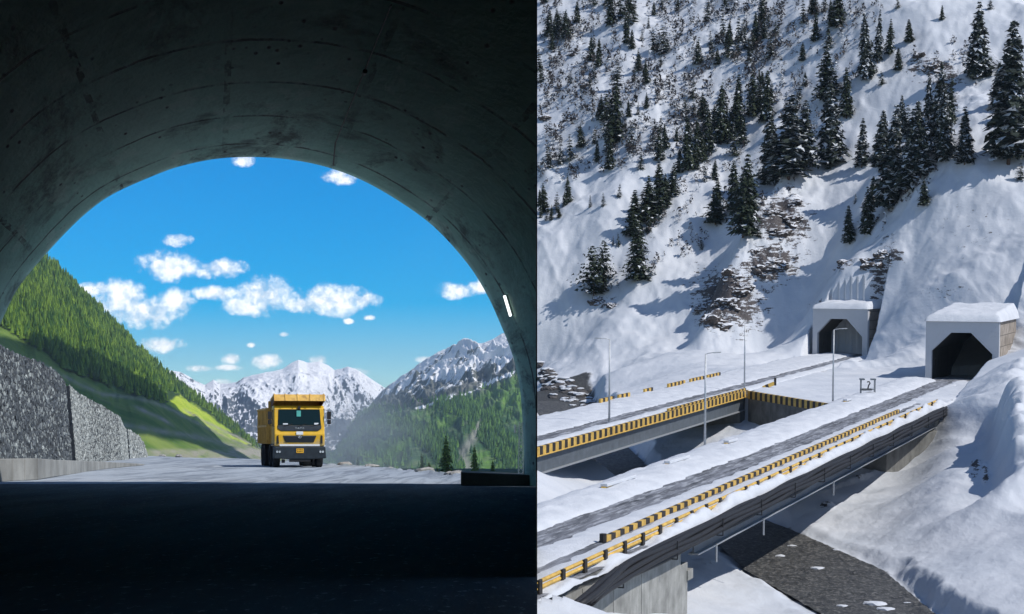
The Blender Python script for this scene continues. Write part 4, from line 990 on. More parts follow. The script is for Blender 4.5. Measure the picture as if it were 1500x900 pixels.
# columns follow sight planes of the dividing line only so that the cut edge is straight
XR = (PX-CX)/FX*(DY*cp)+0*DY
ZR = height(XR, DY)
XR = (PX-CX)/FX*(DY*cp-(ZR-HD)*sp_)      # exact: the cut edge lies in the plane of the added partition
ZR = height(XR, DY)
def rock_mask(x, y, z):
    b = HD+0; ycam = y*cp-(z-HD)*sp_; zc = y*sp_+(z-HD)*cp
    px = CX+FX*x/ycam; py = CY-FX*zc/ycam
    mk = np.zeros_like(x)
    def patch(cx_, cy_, rx, ry, k=1.0, ang=0):
        a = R(ang); dx = px-cx_; dy = py-cy_; u = dx*math.cos(a)+dy*math.sin(a); v_ = -dx*math.sin(a)+dy*math.cos(a)
        return k*np.clip(1.3-np.hypot(u/rx, v_/ry), 0, 1)
    for pt in ((1310,375,16,12,0.9,0),(1062,440,48,64,1.1,-60),(1130,385,50,32,1.0,-10),(1145,320,54,44,1.0,20),(1045,470,30,18,0.9,0),(1375,105,55,28,0.75,30),(1340,100,20,18,0.7,0),(1290,385,22,10,0.8,-20),(1240,390,22,8,0.6,-20),
               (890,445,28,12,0.6,0),(830,60,60,60,0.45,0),(900,110,40,40,0.35,0),(1010,200,60,20,0.3,-30),(1040,60,60,30,0.35,-30),(1160,60,40,40,0.3,0),(960,330,40,14,0.45,-50),(1430,690,14,16,0.9,40),(1445,700,6,22,0.9,-10),(1090,250,40,14,0.35,-60),
               (1225,440,60,4,0.55,-8),(1300,360,20,16,0.5,0),(1440,340,60,50,0.22,0),(1260,700,60,4,0.5,-20),(1210,742,12,6,0.9,0),(1390,430,50,12,0.2,0),(980,790,5,3,0,0),(1035,825,18,10,0.4,0)):
        mk = np.maximum(mk, patch(*pt))
    return mk, px, py
RM, SPX, SPY = rock_mask(XR, DY, ZR)
ZR = ZR+RM*2.2*(ridged(XR/4.5+DY/9, DY/7, 4, 281, 0.6)-0.45)
sm_left = sstep(1150, 800, SPX)*sstep(260, 60, SPY)*0.22
RM = np.maximum(RM, sm_left)
t = MT('hill_snow', 0.7, 0.25)
rough_n = t.noise(0.7, 9, 0.68, t.co((1, 0.6, 1.4))); n2 = t.noise(0.12, 6, 0.6); n3 = t.noise(3.5, 6, 0.65); n4 = t.noise(0.35, 7, 0.7, t.co((1.0, 0.25, 0.25), rot=(0, 0, R(20))))
f = t.math('ADD', t.attr('rock'), t.math('MULTIPLY', t.math('SUBTRACT', rough_n, 0.5), 2.6))
f = t.math('ADD', f, t.math('MULTIPLY', t.math('SUBTRACT', n3, 0.5), 1.3))
gnz = t.geo('Normal'); f = t.math('ADD', f, t.math('MULTIPLY', t.math('SUBTRACT', 0.72, gnz[2]), 0.8))
rockf = t.math('MULTIPLY', t.ramp(f, [(0.66, 0), (0.72, 1)]), t.ramp(t.attr('rock'), [(0.02, 0), (0.08, 1)]))
sn = t.mix(t.ramp(n2, [(0.35, 0), (0.65, 1)]), (0.50, 0.53, 0.58), (0.60, 0.62, 0.66)); sn = t.mix(t.ramp(n4, [(0.5, 0), (0.75, 0.35)]), sn, (0.48, 0.51, 0.57))
led = t.noise(0.8, 7, 0.7, t.co((0.5, 0.5, 2.8))); f = t.math('ADD', f, t.math('MULTIPLY', t.math('SUBTRACT', led, 0.52), 3.0))
rockf = t.math('MULTIPLY', t.ramp(f, [(0.66, 0), (0.72, 1)]), t.ramp(t.attr('rock'), [(0.02, 0), (0.08, 1)]))
rk = t.mix(t.ramp(n3, [(0.35, 0), (0.65, 1)]), (0.028, 0.026, 0.029), (0.115, 0.10, 0.098))
gv = t.mix(t.ramp(n3, [(0.45, 0), (0.7, 1)]), (0.03, 0.032, 0.034), (0.13, 0.13, 0.13))
c_ = t.mix(rockf, sn, rk); c_ = t.mix(t.attr('bed'), c_, gv)
t.color(c_).bump(t.mix(0.5, rough_n, n4), 0.35, 0.7); M['hill'] = t.m
bedm = sstep(1.06, 0.92, river_d(XR, DY)+0.16*fbm(XR/1.5, DY/2.5, 5, 261))*(DY < 402)*(ZR < -4.5)
o = mesh_np('snow_ground', np.stack([XR, DY, ZR], -1).reshape(-1, 3), grid_faces(*PX.shape), M['hill'], smooth=True, attrs={'rock': RM.ravel(), 'bed': bedm.ravel()})
o.matrix_world = MR; tag(o, kind='structure')
# earth below the cut edge
# river water with stones
ry = np.linspace(75, 378, 400); rw = np.linspace(-1.02, 1.02, 40)
cxr = np.interp(ry, riv[:, 1], riv[:, 0]); hwr = np.interp(ry, riv[:, 1], riv[:, 2])
RXg = cxr[:, None]+hwr[:, None]*rw[None]; RYg = ry[:, None]+0*RXg
RZg = -8.42+0.10*fbm(RXg/0.9, RYg/1.3, 4, 271)
t = MT('river_water', 0.25, 0.5); n = t.noise(0.7, 8, 0.75, t.co((1, 0.7, 1))); n5 = t.noise(2.6, 6, 0.75, t.co((1, 0.6, 1)))
col = t.mix(t.ramp(n, [(0.40, 0), (0.62, 1)]), (0.018, 0.019, 0.02), (0.07, 0.07, 0.068)); col = t.mix(t.ramp(n5, [(0.50, 0), (0.62, 0.85)]), col, (0.19, 0.185, 0.175))
t.color(col).bump(t.mix(0.5, n, n5), 1.0, 0.25); t.b.inputs['Roughness'].default_value = 0.6; M['river'] = t.m
o = mesh_np('river', np.stack([RXg, RYg, RZg], -1).reshape(-1, 3), grid_faces(*RXg.shape), M['river'], smooth=True); o.matrix_world = MR; tag(o, kind='structure')

def rthing(name, loc, label, cat, group=None, rz=0): return thing(name, loc, label, cat, group, rz, right=True)
def rmesh(mb, name, mat, parent=None, **k):
    o = mb.build(name, mat, parent, **k)
    if parent is None: o.matrix_world = MR
    return o
def rpart(mb, name, mat, parent, **k):     # geometry written in place coordinates, parented to a thing of the right place
    o = mb.build(name, mat, parent, **k); o.matrix_parent_inverse = parent.matrix_world.inverted() @ MR; return o

def strip(name, PF, s0, s1, w0, w1, z, mat, amp=0.0, ns=200, nw=24, prof=None, seed=0, edge=0.0):
    s = np.linspace(s0, s1, ns)[:, None]+np.zeros((1, nw)); q = np.linspace(0, 1, nw)[None]+np.zeros((ns, 1))
    e0 = edge*fbm(s/2.3, s*0+seed, 4, 300+seed); e1 = edge*fbm(s/2.3, s*0+seed+9, 4, 310+seed)
    sh = 1.4*np.exp(-(np.clip(s, 0, 400)/45)**2) if PF is PB else 0
    if PF is PB and 3 < w0 < 7: e1 = e1+sh
    if PF is PB and w0 > 7: e0 = e0+sh
    wd = (w0+e0)*(1-q)+(w1+e1)*q
    o0, e, n = (B0, eB, nB) if PF is PB else (A0, eA, nA)
    X = o0.x+e.x*s+n.x*wd; Y = o0.y+e.y*s+n.y*wd
    Zz = z+(prof(q, s) if prof else 0)+amp*fbm(s/1.7, wd/1.2, 5, 320+seed)
    o = mesh_np(name, np.stack([X, Y, Zz], -1).reshape(-1, 3), grid_faces(ns, nw), mat, smooth=True); return o
t = MT('snowy_asphalt', 0.8, 0.2); n = t.noise(2.5, 8, 0.72, t.co((1, 7, 1), rot=(0, 0, -math.atan2(eB.x, eB.y)), tex=True)); st = t.noise(1.3, 6, 0.7, t.co((1.0, 14, 1), rot=(0, 0, -math.atan2(eB.x, eB.y)), tex=True))
col = t.mix(t.ramp(st, [(0.35, 0), (0.60, 1)]), (0.045, 0.048, 0.055), (0.22, 0.23, 0.26)); col = t.mix(t.ramp(n, [(0.50, 0), (0.62, 0.6)]), col, (0.50, 0.52, 0.56)); t.color(col).bump(n, 0.4, 0.04); M['sasph'] = t.m

def bridge(label, PF, ln_, wd, s0, far_w, group='concrete road bridges over the river'):
    e = rthing('road_bridge', PF(0, 0, 0), label, 'bridge', group)
    mb = MB()
    def bx(sa, sb, wa, wb, za, zb, mi=0):
        mb.add([PF(sa, wa, za), PF(sb, wa, za), PF(sb, wb, za), PF(sa, wb, za), PF(sa, wa, zb), PF(sb, wa, zb), PF(sb, wb, zb), PF(sa, wb, zb)],
               [(0,1,2,3),(7,6,5,4),(0,4,5,1),(2,6,7,3),(0,3,7,4),(1,5,6,2)], mi)
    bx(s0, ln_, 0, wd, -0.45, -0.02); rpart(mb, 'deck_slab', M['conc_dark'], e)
    for gw in (0.35, wd*0.35, wd*0.65, wd-0.5):
        mb = MB(); bx(s0+far_w, ln_-1, gw, gw+0.12, -2.15, -0.46)
        rpart(mb, 'girder', M['steel'], e)
        mb = MB(); bx(s0+far_w, ln_-1.6, gw-0.32, gw+0.42, -2.27, -2.16); rpart(mb, 'girder_flange', M['galv'] if gw < 1 else M['steel'], e)
    return e, bx
# ---------------- bridge A (far)
S0A = -8.0
brA, _ = bridge('far road bridge with a black and yellow striped edge beam and snow covered deck', PA, lA+1, WA, S0A, 0.0)
def striped0(PF, sa, sb, w0, wt, z0, z1, period, base, parent):
    mb = MB(); s = sa; k = 0
    while s < sb:
        s2 = min(s+period, sb)
        pts = [PF(s, w0, z0), PF(s2, w0, z0), PF(s2, w0+wt, z0), PF(s, w0+wt, z0), PF(s, w0, z1), PF(s2, w0, z1), PF(s2, w0+wt, z1), PF(s, w0+wt, z1)]
        mb.add(pts, [(0,1,2,3),(7,6,5,4),(0,4,5,1),(2,6,7,3),(0,3,7,4),(1,5,6,2)], k % 2); s = s2; k += 1
    o = mb.build('striped_parapet', None, parent, mats=[M['yellow'], M['yblack']])
    if parent: o.matrix_parent_inverse = parent.matrix_world.inverted() @ MR
    else: o.matrix_world = MR
    return o
striped0(PA, S0A, lA, -0.06, 0.35, -0.42, 0.42, 0.95, 0, brA)
striped0(PA, lA*0.55, lA, 0.3, 0.25, 0.40, 0.66, 0.95, 0, brA)
mb = MB(); mb.tube([PA(s, -0.10, -0.44) for s in np.linspace(S0A, lA, 30)], 0.07, 6); rpart(mb, 'edge_pipe', M['yellow'], brA)
# striped fence fragments along its far edge
def striped(PF, sa, sb, w0, wt, z0, z1, period, base, parent, name='striped_parapet'):
    o = striped0(PF, sa, sb, w0, wt, z0, z1, period, base, parent)
    o.name = name; return o
for i, (sa, sb) in enumerate(((10, 12.5), (30, 33), (60, 66), (68, 73), (80, 84), (92, 101), (104, 112), (114, 122))):
    ob = striped(PA, sa, sb, WA-0.8, 0.25, 0.15, 0.72, 1.0, 0, None, 'barrier_piece')
    tag(ob, '%s striped barrier piece from the left on the far edge of the far road' % ('first', 'second', 'third', 'fourth', 'fifth', 'sixth', 'seventh', 'eighth')[i], 'barrier', 'barrier pieces along the far road edge')
sA_end = lA+112
def snowprof(q, s): return 0.35*np.sin(np.pi*np.clip(q, 0, 1))**0.5
for (w0, w1, nm) in ((0.25, 2.6, 'near'), (4.9, WA+0.2, 'far')):
    o = strip('snow_layer', PA, S0A, sA_end, w0, w1, 0.06, M['snow'], 0.16, 360, 30, snowprof, int(w0*10), 0.35); o.matrix_world = MR; tag(o, kind='structure')
o = strip('road', PA, S0A, sA_end+4, 0.1, WA, 0.10, M['sasph'], 0.02, 240, 20, None, 3); o.matrix_world = MR; tag(o, kind='structure')
# ---------------- bridge B (near)
S0B = -30
brB, _ = bridge('near road bridge carrying striped kerbs, guardrails and black pipes over the river', PB, lB, WB, S0B, 64)
o = strip('road', PB, S0B, lB+58, 0.05, WB-0.2, 0.05, M['sasph'], 0.02, 300, 24, None, 5); o.matrix_world = MR; tag(o, kind='structure')
def kerb_dust(q, s): return 0.10*np.sin(np.pi*q)**0.6
for (w0, w1, am, hh, sd_, s1) in ((0.7, 3.0, 0.06, 0.10, 41, lB), (3.55, 5.1, 0.06, 0.12, 42, lB+50), (7.9, WB+0.35, 0.16, 0.62, 43, lB+48)):
    o = strip('snow_layer', PB, S0B, s1, w0, w1, 0.03, M['snow'], am, 420, 30, lambda q, s, hh=hh: hh*np.clip(np.sin(np.pi*q), 0, 1)**0.55, sd_, 0.30); o.matrix_world = MR; tag(o, kind='structure')
kb = striped(PB, (L(880, 795, 0)-B0).dot(eB), (L(1345, 606, 0)-B0).dot(eB), 3.05, 0.32, 0.02, 0.42, 1.0, 0, brB, 'striped_kerb')
sK = (L(880, 795, 0)-B0).dot(eB)
mb = MB(); mb.tube([PB(sK-0.3, 3.2, 0.1), PB(sK-0.3, 3.2, 0.62)], 0.24, 10); rpart(mb, 'kerb_end_post', M['yblack'], brB)
# kerb pieces poking out of the snow on the left half
for (a, b, lb) in (((880, 717), (921, 702), 'largest snow capped yellow kerb piece in the near bridge mound'), ((973, 683), (1006, 673), 'second snow capped yellow kerb piece in the near bridge mound'), ((1060, 652), (1078, 648), 'small yellow kerb piece right of the near bridge street lamp'), ((1235, 590), (1238, 588), 'tiny kerb piece right of the rightmost street lamp')):
    sa = (L(*a, 0.5)-B0).dot(eB); sb = (L(*b, 0.5)-B0).dot(eB); wa = (L(*a, 0.5)-B0).dot(nB)
    mb = MB(); sb = max(sb, sa+1.2)
    mb.prism([PB(sa, wa, 0.45), PB(sb, wa-0.3, 0.45), PB(sb, wa-0.6, 0.45), PB(sa, wa-0.35, 0.45)], (0, 0, 0.24))
    ob = rmesh(mb, 'barrier_piece', M['yellow'], bevel=0.03)
    mb = MB(); mb.prism([PB(sa+0.1, wa+0.06, 0.68), PB(sb-0.5, wa-0.22, 0.68), PB(sb-0.5, wa-0.75, 0.68), PB(sa+0.1, wa-0.5, 0.68)], (0, 0, 0.26))
    sc = mb.build('snow_cap', M['snow'], ob, bevel=0.05)
    tag(ob, lb, 'barrier', 'kerb pieces in the snow mound of the near bridge')
# guardrail with yellow rails and black posts
GRS = [(-2.5 + i*4.0) for i in range(int((lB+4)/4.0))]
gr_o = rthing('guardrail', PB(0, 0.7, 0), 'yellow double rail guardrail with black posts along the right edge of the near bridge', 'guardrail')
def gh(s): return 0.0
for zc in (0.34, 0.68):
    mb = MB(); ss = np.linspace(-14, lB-1, 90); pts = []
    for a, b in zip(ss[:-1], ss[1:]):
        vs = [PB(a, 0.55, zc-0.12), PB(b, 0.55, zc-0.12), PB(b, 0.48, zc), PB(a, 0.48, zc), PB(b, 0.55, zc+0.12), PB(a, 0.55, zc+0.12), PB(a, 0.62, zc-0.12), PB(b, 0.62, zc-0.12), PB(b, 0.62, zc+0.12), PB(a, 0.62, zc+0.12)]
        mb.add(vs, [(0,1,2,3),(3,2,4,5),(7,6,9,8),(5,4,8,9),(1,0,6,7)])
    rpart(mb, 'rail', M['yellow'], gr_o)
for s in GRS:
    mb = MB(); h0 = 0.84
    mb.prism([PB(s, 0.38, 0), PB(s+0.5, 0.38, 0), PB(s+0.5, 0.56, 0), PB(s, 0.56, 0)], (0, 0, h0)); rpart(mb, 'post', M['yblack'], gr_o, bevel=0.03)
o = strip('snow_bank', PB, -12, lB+2, -0.30, 1.0, 0.22, M['snow'], 0.14, 520, 18, lambda q, s: 0.65*np.sin(np.pi*q)**0.6-0.30+0.6*fbm(s/5, q*0+2, 3, 99)*np.sin(np.pi*q)-0.5*sstep(34, 8, s)*np.sin(np.pi*q), 51, 0.25); o.matrix_world = MR; tag(o, kind='structure')
# black pipe bundle outside the deck edge
pb = rthing('pipe_bundle', PB(8, -0.6, -0.4), 'bundle of black pipes strapped outside the right edge of the near bridge', 'pipes')
for i, (ww, zz) in enumerate(((-0.30, 0.12), (-0.62, 0.10), (-0.35, -0.20), (-0.72, -0.18), (-0.40, -0.52), (-0.78, -0.50), (-0.42, -0.82))):
    ph = i*1.3
    pts = [PB(s, ww-0.25-0.9*sstep(16, 4, s)*(1-i*0.1)+0.04*math.sin(s*0.45+ph), zz-0.12+0.05*math.sin(s*0.33+ph*2)-0.55*sstep(9, 0, s)) for s in np.linspace(1.5+i*0.8, lB-4, 120)]
    mb = MB(); mb.tube(pts, 0.175, 8); rpart(mb, 'pipe', M['black'], pb, smooth=True)
for s in np.arange(12, lB-5, 12.0):
    mb = MB()
    mb.prism([PB(s, -1.2, -1.1), PB(s+0.12, -1.2, -1.1), PB(s+0.12, -1.2, 0.1), PB(s, -1.2, 0.1)], (nB.x*0.06, nB.y*0.06, 0)); mb.prism([PB(s, -1.2, -1.12), PB(s+0.12, -1.2, -1.12), PB(s+0.12, 0.2, -1.12), PB(s, 0.2, -1.12)], (0, 0, 0.06))
    rpart(mb, 'strap', M['black'], pb)
# drain spouts under the edge
for px, py in ((1042, 780), (1123, 745), (1220, 692)):
    a = L(px, py, -1.2); s = (a-B0).dot(eB); mb = MB(); mb.tube([PB(s, -0.2, -2.0), PB(s, -0.2, -3.3)], 0.07, 7)
    rpart(mb, 'drain_spout', M['galv'], brB)
# approach wall at the near end, stepped pier cap, far abutment
sE = 31.6
mb = MB()
def bxB(mb, sa, sb, wa, wb, za, zb):
    mb.add([PB(sa, wa, za), PB(sb, wa, za), PB(sb, wb, za), PB(sa, wb, za), PB(sa, wa, zb), PB(sb, wa, zb), PB(sb, wb, zb), PB(sa, wb, zb)], [(0,1,2,3),(7,6,5,4),(0,4,5,1),(2,6,7,3),(0,3,7,4),(1,5,6,2)])
bxB(mb, -30, sE-2.2, 0.06, WB-0.1, -9.0, -0.46); ab = rpart(mb, 'approach_wall', M['conc'], brB)
mb = MB(); bxB(mb, sE-2.2, sE-0.3, 0.08, WB-0.1, -9.5, -2.35); bxB(mb, sE-0.6, sE+0.7, -0.05, WB, -3.6, -2.9); rpart(mb, 'abutment', M['conc'], brB, bevel=0.04)
for s_ in (8, 14, 20): 
    mb = MB(); bxB(mb, s_, s_+0.22, 0.02, 0.12, -9, -0.6); rpart(mb, 'pilaster', M['conc'], brB)
# far round-nosed pier
pc = L(1296, 690, -3.6); sP = (pc-B0).dot(eB)
mb = MB(); outl = [PB(lB-13, 0.6, -8), PB(lB-13, WB-1, -8), PB(lB+2, WB-1, -8), PB(lB+2, 0.1, -8)]
outl = [PB(lB-22, 3.2, -9), PB(lB-22, WB-1, -9), PB(lB+1, WB-1, -9), PB(lB+1, -0.3, -9)]+[PB(lB-3-9*math.sin(a), 2.4-2.9*math.cos(a), -9) for a in np.linspace(0, 1.3, 8)]
mb.prism(outl, (0, 0, 6.4)); rpart(mb, 'pier', M['conc_dark'], brB, bevel=0.05)
mb = MB(); bxB(mb, lB-1.0, lB+1, 0.2, WB-0.2, -9, -0.47); rpart(mb, 'abutment', M['conc'], brB)
mb = MB(); mb.tube([PB(lB-5, 0.5, -2.62), PB(lB-5, 0.5, -1.0)], 0.75, 16); rpart(mb, 'bearing', M['conc'], brB)
# cross wall between the bridges
cw = rthing('retaining_wall', cr0, 'grey concrete wall with a striped top beam closing the gap between the two bridges', 'wall')
ec = (cr1-cr0).normalized(); nc_ = Vector((-ec.y, ec.x, 0)); lc = (cr1-cr0).length
def PC(s, w_, z=0): v = cr0+ec*s+nc_*w_; return Vector((v.x, v.y, z))
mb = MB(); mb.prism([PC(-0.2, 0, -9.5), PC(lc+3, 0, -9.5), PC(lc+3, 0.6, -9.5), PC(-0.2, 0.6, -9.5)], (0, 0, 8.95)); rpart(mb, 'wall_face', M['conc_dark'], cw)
mb = MB(); s = -0.2; k = 0
while s < lc+3:
    mb.prism([PC(s, -0.12, -0.55), PC(s+0.82, -0.12, -0.55), PC(s+0.82, 0.3, -0.55), PC(s, 0.3, -0.55)], (0, 0, 1.02), mi=k % 2); s += 0.82; k += 1
o = mb.build('striped_parapet', None, cw, mats=[M['yellow'], M['yblack']]); o.matrix_parent_inverse = cw.matrix_world.inverted() @ MR
# far bridge abutment column at the joint
mb = MB(); mb.prism([PA(lA-3.5, 0.3, -9.5), PA(lA-0.2, 0.1, -9.5), PA(lA-0.2, WA, -9.5), PA(lA-3.5, WA, -9.5)], (0, 0, 7.1)); rpart(mb, 'abutment', M['conc_dark'], brA)
mb = MB(); mb.prism([PA(lA-0.9, 0.1, -9.5), PA(lA+0.6, -0.1, -9.5), PA(lA+0.6, WA, -9.5), PA(lA-0.9, WA, -9.5)], (0, 0, 9.0)); rpart(mb, 'end_wall', M['conc_dark'], brA)

# ---------------- tunnel portals
def portal(label, c_left, face_w, edir, h, depth, opening, snow_h, box):
    # c_left: left foot of the face; edir: direction into the hill (2D), face runs at right angles to the right
    e2 = Vector((edir[0], edir[1], 0)).normalized(); f2 = Vector((e2.y, -e2.x, 0))
    p = rthing('tunnel_portal', c_left, label, 'tunnel portal', 'tunnel portals under the snowy hill')
    def Q(u, v, z): q = c_left+f2*u+e2*v; return Vector((q.x, q.y, z))
    op = opening; n = len(op)
    # face with an octagonal opening, 0.9 m thick
    mb = MB(); rec = [(0, -2), (0, h), (face_w, h), (face_w, -2)]
    # strips around the opening
    pts = [(u, z) for u, z in op]
    lft, rgt = pts[0], pts[-1]
    polys = [[(0, -2), (lft[0], -2), pts[1], (0, pts[1][1])], [(rgt[0], -2), (face_w, -2), (face_w, pts[-2][1]), pts[-2]]]
    polys += [[(0, pts[1][1]), pts[1], pts[2], (0, h)], [(0, h), pts[2], pts[3], (face_w, h)], [pts[3], pts[4], (face_w, pts[4][1]), (face_w, h)]]
    for q in polys: mb.prism([Q(u, 0, z) for u, z in q], e2*0.9)
    rpart(mb, 'portal_face', M['portal_white'], p)
    # inner bore
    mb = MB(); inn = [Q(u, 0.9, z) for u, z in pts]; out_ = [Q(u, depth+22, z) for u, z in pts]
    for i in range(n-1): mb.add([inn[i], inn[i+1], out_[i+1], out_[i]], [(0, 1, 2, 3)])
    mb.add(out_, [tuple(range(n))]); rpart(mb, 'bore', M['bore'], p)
    mb = MB(); mb.prism([Q(0.05, 0.9, -2), Q(0.05, depth, -2), Q(0.05, depth, h-0.1), Q(0.05, 0.9, h-0.05)], f2*0.7)
    mb.prism([Q(face_w-0.75, 0.9, -2), Q(face_w-0.75, depth, -2), Q(face_w-0.75, depth, h-0.1), Q(face_w-0.75, 0.9, h-0.05)], f2*0.7)
    rpart(mb, 'side_wall', M['stonewall'], p)
    mb = MB(); mb.prism([Q(0.1, 0.5, h-0.6), Q(face_w-0.1, 0.5, h-0.6), Q(face_w-0.1, depth, h-0.6), Q(0.1, depth, h-0.6)], (0, 0, 0.58)); rpart(mb, 'roof_slab', M['conc'], p)
    # niche box on the inner wall
    mb = MB(); mb.box(0, 0.25, 0, 0.8, 0, 1.0); 
    for v in mb.v: pass
    mb2 = MB(); a = Q(pts[0][0], 3.2, 1.8); mb2.prism([a, a+e2*0.9, a+e2*0.9+Vector((0, 0, 1.1)), a+Vector((0, 0, 1.1))], f2*0.18); rpart(mb2, 'fire_box', M['yblack'], p)
    # snow on the roof
    ns, nw = 40, 50
    u = np.linspace(-0.25, face_w+0.3, nw)[None]+np.zeros((ns, 1)); v = np.linspace(-0.25, depth+1, ns)[:, None]+np.zeros((1, nw))
    eu = np.minimum(np.minimum((u+0.25)/1.2, (face_w+0.3-u)/0.9), (v+0.25)/1.0); rise = snow_h*np.clip(eu, 0, 1)**0.5
    zz = h-0.02+rise+0.22*fbm(u/1.7, v/1.7, 4, 401)*np.clip(eu, 0, 1)+0.06*v*np.clip(eu, 0, 1)
    zz = np.where(eu <= 0.001, h-0.25, zz)
    X = c_left.x+f2.x*u+e2.x*v; Y = c_left.y+f2.y*u+e2.y*v
    o = mesh_np('snow_cap', np.stack([X, Y, zz], -1).reshape(-1, 3), grid_faces(ns, nw), M['snow'], p, smooth=True); o.matrix_parent_inverse = p.matrix_world.inverted() @ MR
    return Q
t = MT('portal_side_stone', 0.9, 0.2); b = t.n.new('ShaderNodeTexBrick'); b.inputs['Scale'].default_value = 0.55; b.inputs['Brick Width'].default_value = 2.2; b.inputs['Row Height'].default_value = 0.9; b.inputs['Mortar Size'].default_value = 0.03
t.l.new(t.co((1, 1, 1), rot=(R(90), 0, 0)), b.inputs['Vector']); b.inputs['Color1'].default_value = (0.30, 0.26, 0.22, 1); b.inputs['Color2'].default_value = (0.36, 0.32, 0.28, 1); b.inputs['Mortar'].default_value = (0.10, 0.09, 0.08, 1)
n = t.noise(0.8, 7, 0.65); t.color(t.mix(t.ramp(n, [(0.4, 0.6), (0.6, 0)]), b.outputs[0], (0.14, 0.12, 0.10))).bump(n, 0.5, 0.1); M['stonewall'] = t.m
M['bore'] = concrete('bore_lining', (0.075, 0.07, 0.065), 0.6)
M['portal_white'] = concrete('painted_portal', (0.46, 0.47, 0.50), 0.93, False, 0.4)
c2 = L(1355, 556, 0); 
Q2 = portal('right snow capped tunnel portal with an octagonal opening, larger in view, road running in', c2, 10.7, (0.36, 0.93), 8.9, 19, [(0.9, -1), (0.9, 4.3), (3.7, 7.0), (6.6, 7.0), (9.75, 3.9), (9.75, -1)], 0.9, None)
c1 = L(1190, 521, 0)
Q1 = portal('left snow capped tunnel portal with an octagonal opening, behind the snow plateau', c1, 10.6, (0.50, 0.866), 8.9, 21, [(0.9, -1), (0.9, 4.2), (3.4, 6.8), (6.6, 6.8), (9.6, 3.6), (9.6, -1)], 0.8, None)

# ---------------- lamp posts
def lamp_post(px, py, top, arm, label):
    b = L(px, py, 0.1); h = (py-top)/FX*b.y*1.0
    p = rthing('street_lamp', b, label, 'street lamp', 'tall grey street lamps beside the bridges')
    mb = MB(); mb.tube([(0, 0, -0.8), (0, 0, h)], 0.13, 10, r2=0.065); mb.build('pole', M['galv'], p, smooth=True)
    mb = MB(); mb.box(-0.22, 0.22, -0.22, 0.22, -0.1, 0.12); mb.build('base_plate', M['galv'], p)
    if arm:
        mb = MB(); mb.tube([(0, 0, h-0.05), (arm*0.35, 0, h+0.06), (arm, 0, h+0.12)], 0.045, 6); mb.build('arm', M['galv'], p)
        mb = MB(); s = 1 if arm > 0 else -1; mb.prism([(arm, -0.13, h+0.06), (arm+s*0.75, -0.10, h+0.10), (arm+s*0.75, 0.10, h+0.10), (arm, 0.13, h+0.06)], (0, 0, 0.10)); mb.build('lamp_head', M['galv'], p, bevel=0.02)
lamp_post(892.5, 620, 497, -0.9, 'leftmost grey street lamp on the striped edge of the far bridge, arm pointing left')
lamp_post(1090.5, 572, 474, 0.35, 'grey street lamp at the corner where the far bridge meets the cross wall')
lamp_post(1032.5, 657, 518, 0.7, 'grey street lamp on the near bridge in the snow mound, short arm to the right')
lamp_post(1220, 591, 483, 0.9, 'rightmost grey street lamp, standing before the left tunnel portal')
# small steel stand on the plateau
sb = L(1271, 579, 0.3); st_ = rthing('steel_stand', sb, 'small dark steel frame with a tray standing in the snow before the right portal', 'frame')
mb = MB()
for x in (-0.9, 0.9):
    for y in (-0.35, 0.35): mb.tube([(x, y, -0.4), (x, y, 2.0)], 0.055, 6)
mb.tube([(-0.9, -0.35, 0.75), (0.9, -0.35, 0.75)], 0.07, 6); mb.tube([(-0.9, 0.35, 0.75), (0.9, 0.35, 0.75)], 0.07, 6); mb.tube([(-0.9, -0.35, 0.75), (0.9, 0.35, 0.75)], 0.06, 6)
mb.build('legs', M['steel'], st_)
mb = MB(); mb.box(-0.85, 0.5, -0.4, 0.4, 0.62, 0.84); mb.build('tray', M['yblack'], st_, bevel=0.03)
mb = MB(); mb.box(-1.05, -0.45, -0.45, 0.45, 1.96, 2.16); mb.box(0.35, 1.0, -0.45, 0.45, 1.96, 2.14); mb.build('top_plate', M['steel'], st_, bevel=0.03)
mb = MB(); mb.tube([(0.0, 0, 0.8), (0.12, 0, 1.3), (0.3, 0, 1.55), (0.15, 0, 1.75), (-0.1, 0, 1.7)], 0.09, 6); mb.build('valve', M['yblack'], st_)
sb = L(1128, 566, 0.3); rp = rthing('barrier_piece', sb, 'black and yellow barrier end with upright tip lying in snow behind the cross wall', 'barrier')
mb = MB(); mb.box(-1.0, 0.7, -0.15, 0.15, -0.1, 0.40, Matrix.Rotation(R(-22), 4, 'Y')); mb.build('beam', M['yellow'], rp, bevel=0.03)
mb = MB(); mb.box(-0.6, -0.2, -0.17, 0.17, -0.11, 0.41, Matrix.Rotation(R(-22), 4, 'Y')); mb.box(0.55, 0.85, -0.16, 0.16, 0.1, 1.2); mb.build('stripe', M['yblack'], rp, bevel=0.02)

# ---------------- ray to the terrain
def hit(px, py, y0=120, y1=1000, step=0.8):
    a, b, c = Ldir(px, py); ys = np.arange(y0, y1, step); tq = ys/b
    xs = a*tq; zs = HD+c*tq; h = height(xs, ys); below = np.where(zs < h)[0]
    if len(below) == 0: return None
    i = below[0]; return Vector((xs[i], ys[i], h[i]))
